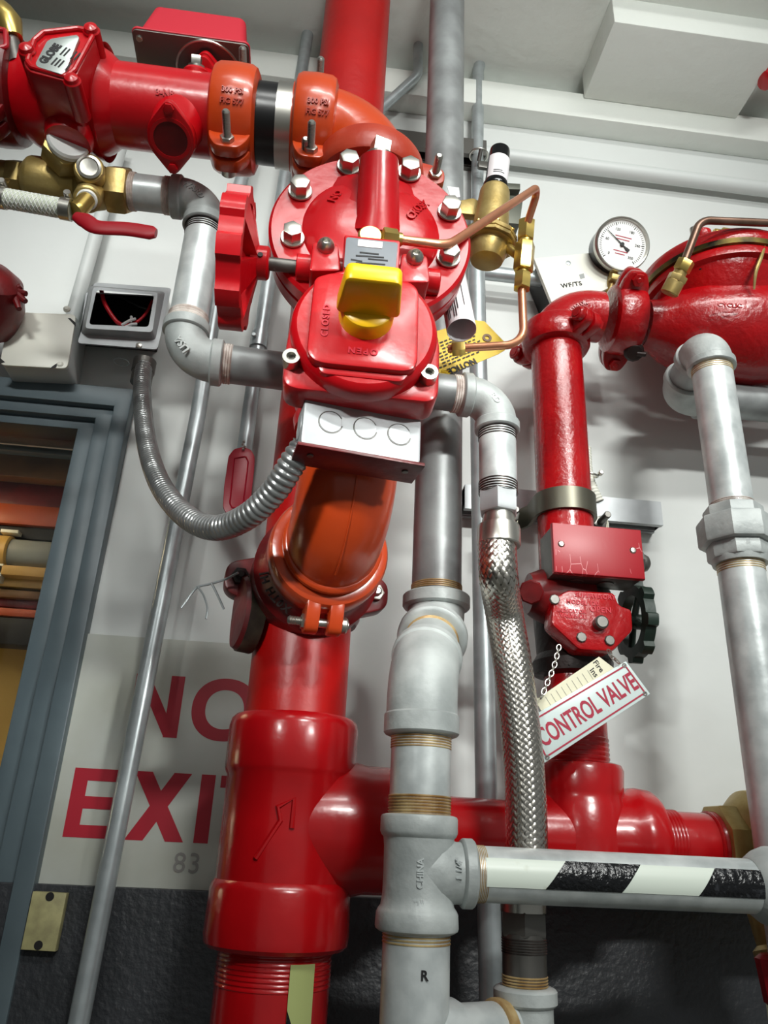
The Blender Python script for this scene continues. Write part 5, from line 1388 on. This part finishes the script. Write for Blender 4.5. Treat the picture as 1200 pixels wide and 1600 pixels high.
t = thing('junction_box', 'open steel junction box with red wires inside, right of the white box', 'electrical box', P(190, 500, 1.05))
def ring_at(pts, d, rnd=.006): return [V((a, d-WALL, b_)) for a, b_ in roundpoly(px_outline(pts, d), rnd, 4)]
inn = [(151, 453), (241, 461), (232, 511), (139, 507)]; otf = [(146, 448), (247, 457), (238, 519), (133, 513)]
bs_ = [(140, 446), (258, 456), (243, 531), (126, 522)]; po = [(147, 441), (268, 450), (246, 546), (121, 536)]
g = G(); rings(g, [ring_at(inn, 1.062), ring_at(inn, 1.032), ring_at(otf, 1.032), ring_at(bs_, 1.046), ring_at(po, 1.046), ring_at(po, 1.050)], False, False); part('plaster_ring', g, 'box_steel', t)
cs = [(134, 456), (264, 463), (245, 548), (123, 538)]
g = G(); rings(g, [ring_at(cs, 1.048), ring_at(cs, 1.118), ring_at([(a+(190-a)*.05, b_+(500-b_)*.05) for a, b_ in cs], 1.118), ring_at([(a+(190-a)*.05, b_+(500-b_)*.05) for a, b_ in cs], 1.048)], True); part('case', g, 'box_steel', t)
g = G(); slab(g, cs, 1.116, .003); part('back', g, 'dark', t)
q = P(190, 543, 1.048); g = G(); c_ = V((P(190, 560, 1.08).x, 1.083-WALL, P(190, 541, 1.048).z-.0065)); torus(g, c_, Z, .0115, .0008, 32, 6); part('knockout', g, 'box_steel', t)
for pts, r_ in (((P(158, 452, 1.06), P(164, 475, 1.055), P(180, 500, 1.055), P(192, 509, 1.06)), .0034), ((P(238, 470, 1.07), P(228, 490, 1.06), P(212, 504, 1.055), P(195, 509, 1.06)), .0024)):
    g = G(); sweep(g, smooth_path(pts, 6), r_, 12); part('red_wire', g, 'wire_red', t)
g = G(); sweep(g, smooth_path([P(150, 470, 1.09), P(180, 462, 1.08), P(215, 478, 1.085), P(240, 485, 1.09)], 6), .002, 8); part('black_wire', g, 'wire_blk', t)
for a_ in ((190, 508, 212, 498), (196, 511, 214, 506), (204, 503, 205, 495)):
    g = G(); sweep(g, [P(a_[0], a_[1], 1.050), P((a_[0]+a_[2])/2+1, (a_[1]+a_[3])/2-2, 1.048), P(a_[2], a_[3], 1.050)], .0022, 8); part('white_wire_end', g, 'wire_wht', t)
q = P(217, 540, 1.045); g = G(); lathe(g, q+Y*.001, -Y, [(0, .005), (.003, .0045), (.004, 0)], 16); part('screw', g, 'steel', t)

def conduit(pts, r_, m, label, name='conduit_pipe', rad_=.03, couple=()):
    t = thing(name, label, 'conduit', pts[0]); g = G(); pp = fillet(pts, rad_, 8) if len(pts) > 2 else [V(p) for p in pts]
    sweep(g, pp, r_, 24); part('tube', g, m, t)
    for p, n_ in couple:
        g = G(); tube_hollow(g, p-n_*.014, p+n_*.014, r_+.003, r_-.0002, 24); c_ = part('coupling', g, 'emt', t)
        g = G(); q = p-Y*(r_+.003)+X*.0; cyl(g, q+Y*.001+X*-.008, q-Y*.004+X*-.008, .004, 12, .001); part('screw', g, 'emt', c_)
    return t
conduit([P(103, 1700, 1.06), P(309, 650, 1.06), P(342, 440, 1.06), P(372, 300, 1.065), P(396, 215, 1.07)], .0120, 'emt', 'long slanting steel conduit crossing the NO EXIT sign', rad_=.08)
qn = (P(414, 475, 1.07)-P(382, 690, 1.07)).normalized()
conduit([P(370, 792, 1.07), P(405, 533, 1.07), P(489, 0, 1.07)], .0117, 'emt', 'thin conduit rising behind the handwheel and the orange couplings', rad_=.1, couple=[(P(405, 533, 1.07), qn)])
conduit([P(112, 500, 1.09), P(190, 225, 1.09)], .0115, 'emt_paint', 'white painted conduit above the white square box')
conduit([P(744.5, 420, 1.0), P(760, 1250, 1.0), P(769, 1620, 1.0)], .0139, 'emt', 'bright straight conduit behind the braided hose')
conduit([P(800, -30, 1.085), P(768, 35, 1.085), P(747, 110, 1.085), P(745, 420, 1.085)], .0118, 'emt', 'conduit with a bend at the top right of the tall grey pipe', rad_=.08)
conduit([P(655, -20, 1.06), P(653, 118, 1.06), P(590, 175, 1.07)], .0098, 'emt', 'small bent conduit beside the bright red riser at the top', rad_=.05, couple=[(P(655, 18, 1.06), Z)])
zc1 = P(1000, 271, 1.095).z
conduit([W(P(748, 240, 1.095).x, 1.095, zc1), W(1.5, 1.095, zc1)], .0150, 'emt_paint', 'white painted conduit running right below the concrete ledge')
zc2 = P(800, 437, 1.08).z
conduit([W(P(752, 430, 1.06).x, 1.07, zc2), W(P(850, 440, 1.08).x, 1.07, zc2)], .0130, 'emt', 'short horizontal conduit entering the cream box by the gauge', couple=[])
t = thing('conduit_clamp', 'steel clamp on the bent conduit beside the black cap', 'clamp', P(748, 242, 1.07))
g = G(); q = P(748, 243, 1.075); torus(g, q, Z, .0165, .0025, 28, 8); part('ring', g, 'steel', t)
g = G(); q = P(758, 262, 1.05); prism(g, rrect(.030, .016, .003), q, X, Z, .008, .001); cyl(g, P(748, 252, 1.06), P(752, 232, 1.045), .004, 12, .001); part('jaw', g, 'steel_dk', t)
g = G(); zz_ = P(660, 220, 1.08).z; xa_ = P(560, 210, 1.08).x; xb_ = P(760, 230, 1.08).x
prism(g, pl3, W(xa_, 1.0985, zz_), Y, Z, xb_-xa_, 0); solo('strut_channel', g, 'steel_dk', 'dark strut channel on the wall behind the top of the tall grey pipe', 'channel')
t = thing('strut_bracket', 'olive grey strut bracket sticking out behind the brass pilot valve', 'bracket', P(800, 310, 1.05))
sb_m = mat('olive_grey_steel', (96, 98, 88), .45, .5)
g = G(); xs_ = P(795, 310, 1.05).x; slab(g, [(772, 284), (813, 287), (813, 296), (772, 294)], 1.04, .07, .001); part('upper_lip', g, sb_m, t)
g = G(); slab(g, [(772, 304), (818, 306), (812, 350), (772, 346)], 1.045, .065, .001); part('web', g, sb_m, t)

t = thing('cream_box', 'cream blank plate box marked WF/TS in pen beside the gauge', 'electrical box', P(890, 440, 1.04))
g = G(); slab(g, [(841, 409), (936, 400), (955, 442), (872, 486)], 1.052, .066, .001); part('case', g, 'dark', t)
g = G(); slab(g, [(834, 403), (941, 393), (962, 445), (868, 488)], 1.040, .009, .0015, .003); cv = part('cover', g, 'cream', t)
uo = (P(941, 393, 1.04)-P(834, 403, 1.04)).normalized(); vo = V((-uo.z, 0, uo.x))
part('handwriting', text_geo('WF/TS', .0125, flat(P(893, 445, 1.0398), (uo*1+vo*.05), vo), .0001, .0004, sp=1.15), 'ink', cv)
g = G(); q = P(888, 411, 1.04); lathe(g, q+Y*.001, -Y, [(0, .005), (.002, .0045), (.003, 0)], 16); part('screw', g, 'emt', cv)
g = G(); slab(g, [(905, 429), (912, 427), (914, 434), (907, 436)], 1.0396, .0005); part('slot', g, 'grey_pl', cv)

# red tag on the thin conduit
t = thing('key_tag', 'crimson plastic tag hanging on a ball chain in front of the thin conduit', 'tag', P(380, 700, 1.02))
g = G(); ot = [(357, 712), (366, 701), (380, 698), (392, 702), (398, 713), (397, 735), (392, 780), (385, 800), (372, 805), (355, 804), (348, 793), (350, 760)]
slab(g, ot, 1.020, .004, .001, .004); tg = part('body', g, 'tag_red', t)
g = G(); q = fillet([P(x_, y_, 1.0195) for x_, y_ in ((366, 716), (384, 713), (388, 722), (380, 787), (374, 794), (362, 793), (359, 786), (366, 716))], .003, 3); sweep(g, q, .0012, 6); part('raised_rim', g, 'tag_red', tg)
for i in range(4):
    g = G(); q = P(380+(0, 2, -1, 1)[i], 702-i*4, 1.018); lathe(g, q-Z*.0022, Z, [(0, 0), (.0006, .0016), (.0022, .0022), (.0038, .0016), (.0044, 0)], 10); part('chain_bead', g, 'steel', t)

# cut-out coupon on a wire
t = thing('pipe_coupon', 'curved cut-out piece of red pipe wired beside the orange coupling', 'coupon', P(368, 950, .90))
cn_ = V((-.92, -.38, .0)).normalized(); u_, v_, _ = frame(cn_); cc = P(372, 956, .895)
g = G(); rs = []
for h, sc in ((-.003, .98), (-.020, 1.0), (-.022, .98)):
    rs.append([cc+cn_*(h-.20*((math.cos(a)*.030)**2)/.06*1.0)+u_*math.cos(a)*.030*sc+v_*math.sin(a)*.047*sc for a in [2*PI*j/40 for j in range(40)]])
rings(g, rs); part('rim', g, mat('rusty_olive_steel', (82, 76, 60), .5, .3, (120, .5, .001), (50, 40, 34), 30), t)
g = G(); rs = []
for h, sc in ((-.004, .97), (.002, .90)):
    rs.append([cc+cn_*(h-.20*((math.cos(a)*.030)**2)/.06)+u_*math.cos(a)*.030*sc+v_*math.sin(a)*.047*sc for a in [2*PI*j/40 for j in range(40)]])
rings(g, rs); part('painted_face', g, 'red_dark', t)
for pts in ([(372, 895, .87), (352, 905, .885), (330, 912, .885), (308, 918, .885), (292, 938, .885), (283, 950, .885)], [(308, 916, .883), (318, 930, .883), (324, 950, .883), (322, 967, .883)], [(330, 910, .883), (340, 930, .886), (350, 952, .89)]):
    g = G(); sweep(g, smooth_path([P(*p) for p in pts], 5), .0014, 6); part('wire', g, 'emt', t)

# control valve sign with chain and card
t = thing('valve_sign', 'pale enamel sign reading CONTROL VALVE hung on a chain', 'sign', P(916, 1110, .86))
cs_ = [(978, 1033), (1016, 1084), (851, 1192), (820, 1126)]
g = G(); slab(g, cs_, .862, .0016, .0004); pnl = part('panel', g, 'sign2', t)
def lerp4(u, v): # 0..1 from left to right, bottom to top
    b_ = P(851, 1192, .8618).lerp(P(1016, 1084, .8618), u); a = P(820, 1126, .8618).lerp(P(978, 1033, .8618), u); return b_.lerp(a, v)
g = G(); q = [lerp4(.03, .09), lerp4(.97, .09), lerp4(.97, .91), lerp4(.03, .91)]
for a, b_ in zip(q, q[1:]+q[:1]):
    n_ = (b_-a).normalized(); s2 = V((-n_.z, 0, n_.x)); prism(g, [(-.0009, -.0009), ((b_-a).length+.0009, -.0009), ((b_-a).length+.0009, .0009), (-.0009, .0009)], a, n_, s2, .0003)
part('border', g, 'crimson_ink', pnl)
uo = (lerp4(1, .5)-lerp4(0, .5)).normalized(); vo = (lerp4(.5, 1)-lerp4(.5, 0)).normalized(); vo = (vo-uo*vo.dot(uo)*.9).normalized()
hl = (lerp4(.5, 1)-lerp4(.5, 0)).length
part('lettering', text_geo('CONTROL VALVE', hl*.62, flat(lerp4(.50, .47), uo, vo), .0001, .0006, sx=.60, sp=1.0), 'crimson_ink', pnl)
for u_0, v_0 in ((.965, .07), (.035, .07), (.965, .93)):
    g = G(); q = lerp4(u_0, v_0); tube_hollow(g, q, q-Y*.0004, .0028, .0012, 16); part('eyelet', g, 'steel_dk', pnl)
def chain(pts, name, label, n):
    t = thing(name, label, 'chain', P(*pts[0])); pp = resample(smooth_path([P(*p) for p in pts], 10), .0062)
    for i, p in enumerate(pp[:n]):
        q = pp[min(i+1, len(pp)-1)]; d_ = (q-p).normalized() if i < len(pp)-1 else d_; s_ = (V((0, -1, 0)) if i % 2 else X); s_ = (s_-d_*s_.dot(d_)).normalized(); nn_ = d_.cross(s_)
        g = G(); rs = []
        for j in range(16):
            a = 2*PI*j/16; c_ = p+d_*math.cos(a)*.0044+s_*math.sin(a)*.0026; o_ = (d_*math.cos(a)+s_*math.sin(a))
            rs.append([c_+(o_*math.cos(b_)+nn_*math.sin(b_))*.0007 for b_ in [2*PI*k_/6 for k_ in range(6)]])
        rings(g, rs, True); part('link', g, 'steel', t)
chain([(873, 1012, .875), (866, 1040, .868), (856, 1065, .864), (845, 1092, .86)], 'sign_chain', 'thin steel chain at the left end of the CONTROL VALVE sign', 40)
chain([(952, 1018, .872), (958, 1028, .864), (968, 1036, .860)], 'sign_chain', 'short piece of chain at the top right corner of the CONTROL VALVE sign', 40)
t = thing('inspection_card', 'cream inspection card tucked behind the CONTROL VALVE sign', 'card', P(900, 1070, .868))
g = G(); slab(g, [(936, 1026), (962, 1046), (850, 1118), (836, 1094)], .868, .0006); cd_ = part('card', g, 'card', t)
uo = (P(936, 1026, .868)-P(850, 1080, .868)).normalized()
part('lettering', text_geo('Fire', .0095, flat(P(935, 1041, .8678), V((.62, 0, -.78)), V((.78, 0, .62))), .0001, .0001), 'ink', cd_)
part('lettering', text_geo('Ins', .0095, flat(P(928, 1051, .8678), V((.62, 0, -.78)), V((.78, 0, .62))), .0001, .0001), 'ink', cd_)
g = G()
for i in range(9):
    a = P(852+i*8.2, 1089-i*5.2, .8678); b_ = P(861+i*8.2, 1103-i*5.2, .8678); n_ = (b_-a).normalized(); prism(g, [(0, 0), ((b_-a).length, 0), ((b_-a).length, .0005), (0, .0005)], a, n_, V((-n_.z, 0, n_.x)), .0001)
part('ruled_lines', g, 'pencil', cd_)
g = G(); lathe(g, P(1192, 128, .98), (.75, -.1, .6), [(0, .010), (.004, .018), (.03, .022), (.15, .022)], 28); solo('red_pipe_end', g, 'red', 'red pipe end peeking past the concrete beam at the top right corner', 'pipe')

# ------------------------------------------------------------------ groups of repeats
GR = {'grooved_coupling': 'bolted grooved couplings on the pipework', 'pipe_elbow': 'galvanised elbows', 'grooved_elbow': 'painted grooved elbows',
      'pipe_nipple': 'short threaded pipe pieces', 'conduit_pipe': 'conduits on the wall', 'drain_pipe': 'galvanised pipes', 'riser_pipe': 'upright red pipes',
      'threaded_tee': 'red cast tees', 'copper_tube': 'bright copper tubes', 'sensing_tube': 'tarnished copper tubes', 'strut_channel': 'steel strut channels on the wall',
      'sign_chain': 'chains of the valve sign', 'white_cable': 'white cable pieces', 'red_pipe': 'horizontal red pipes', 'pipe_union': 'galvanised unions'}
for o in bpy.data.objects:
    if o.parent is None and 'label' in o.keys():
        k_ = o.name.split('.')[0]
        if k_ in GR: o['group'] = GR[k_]
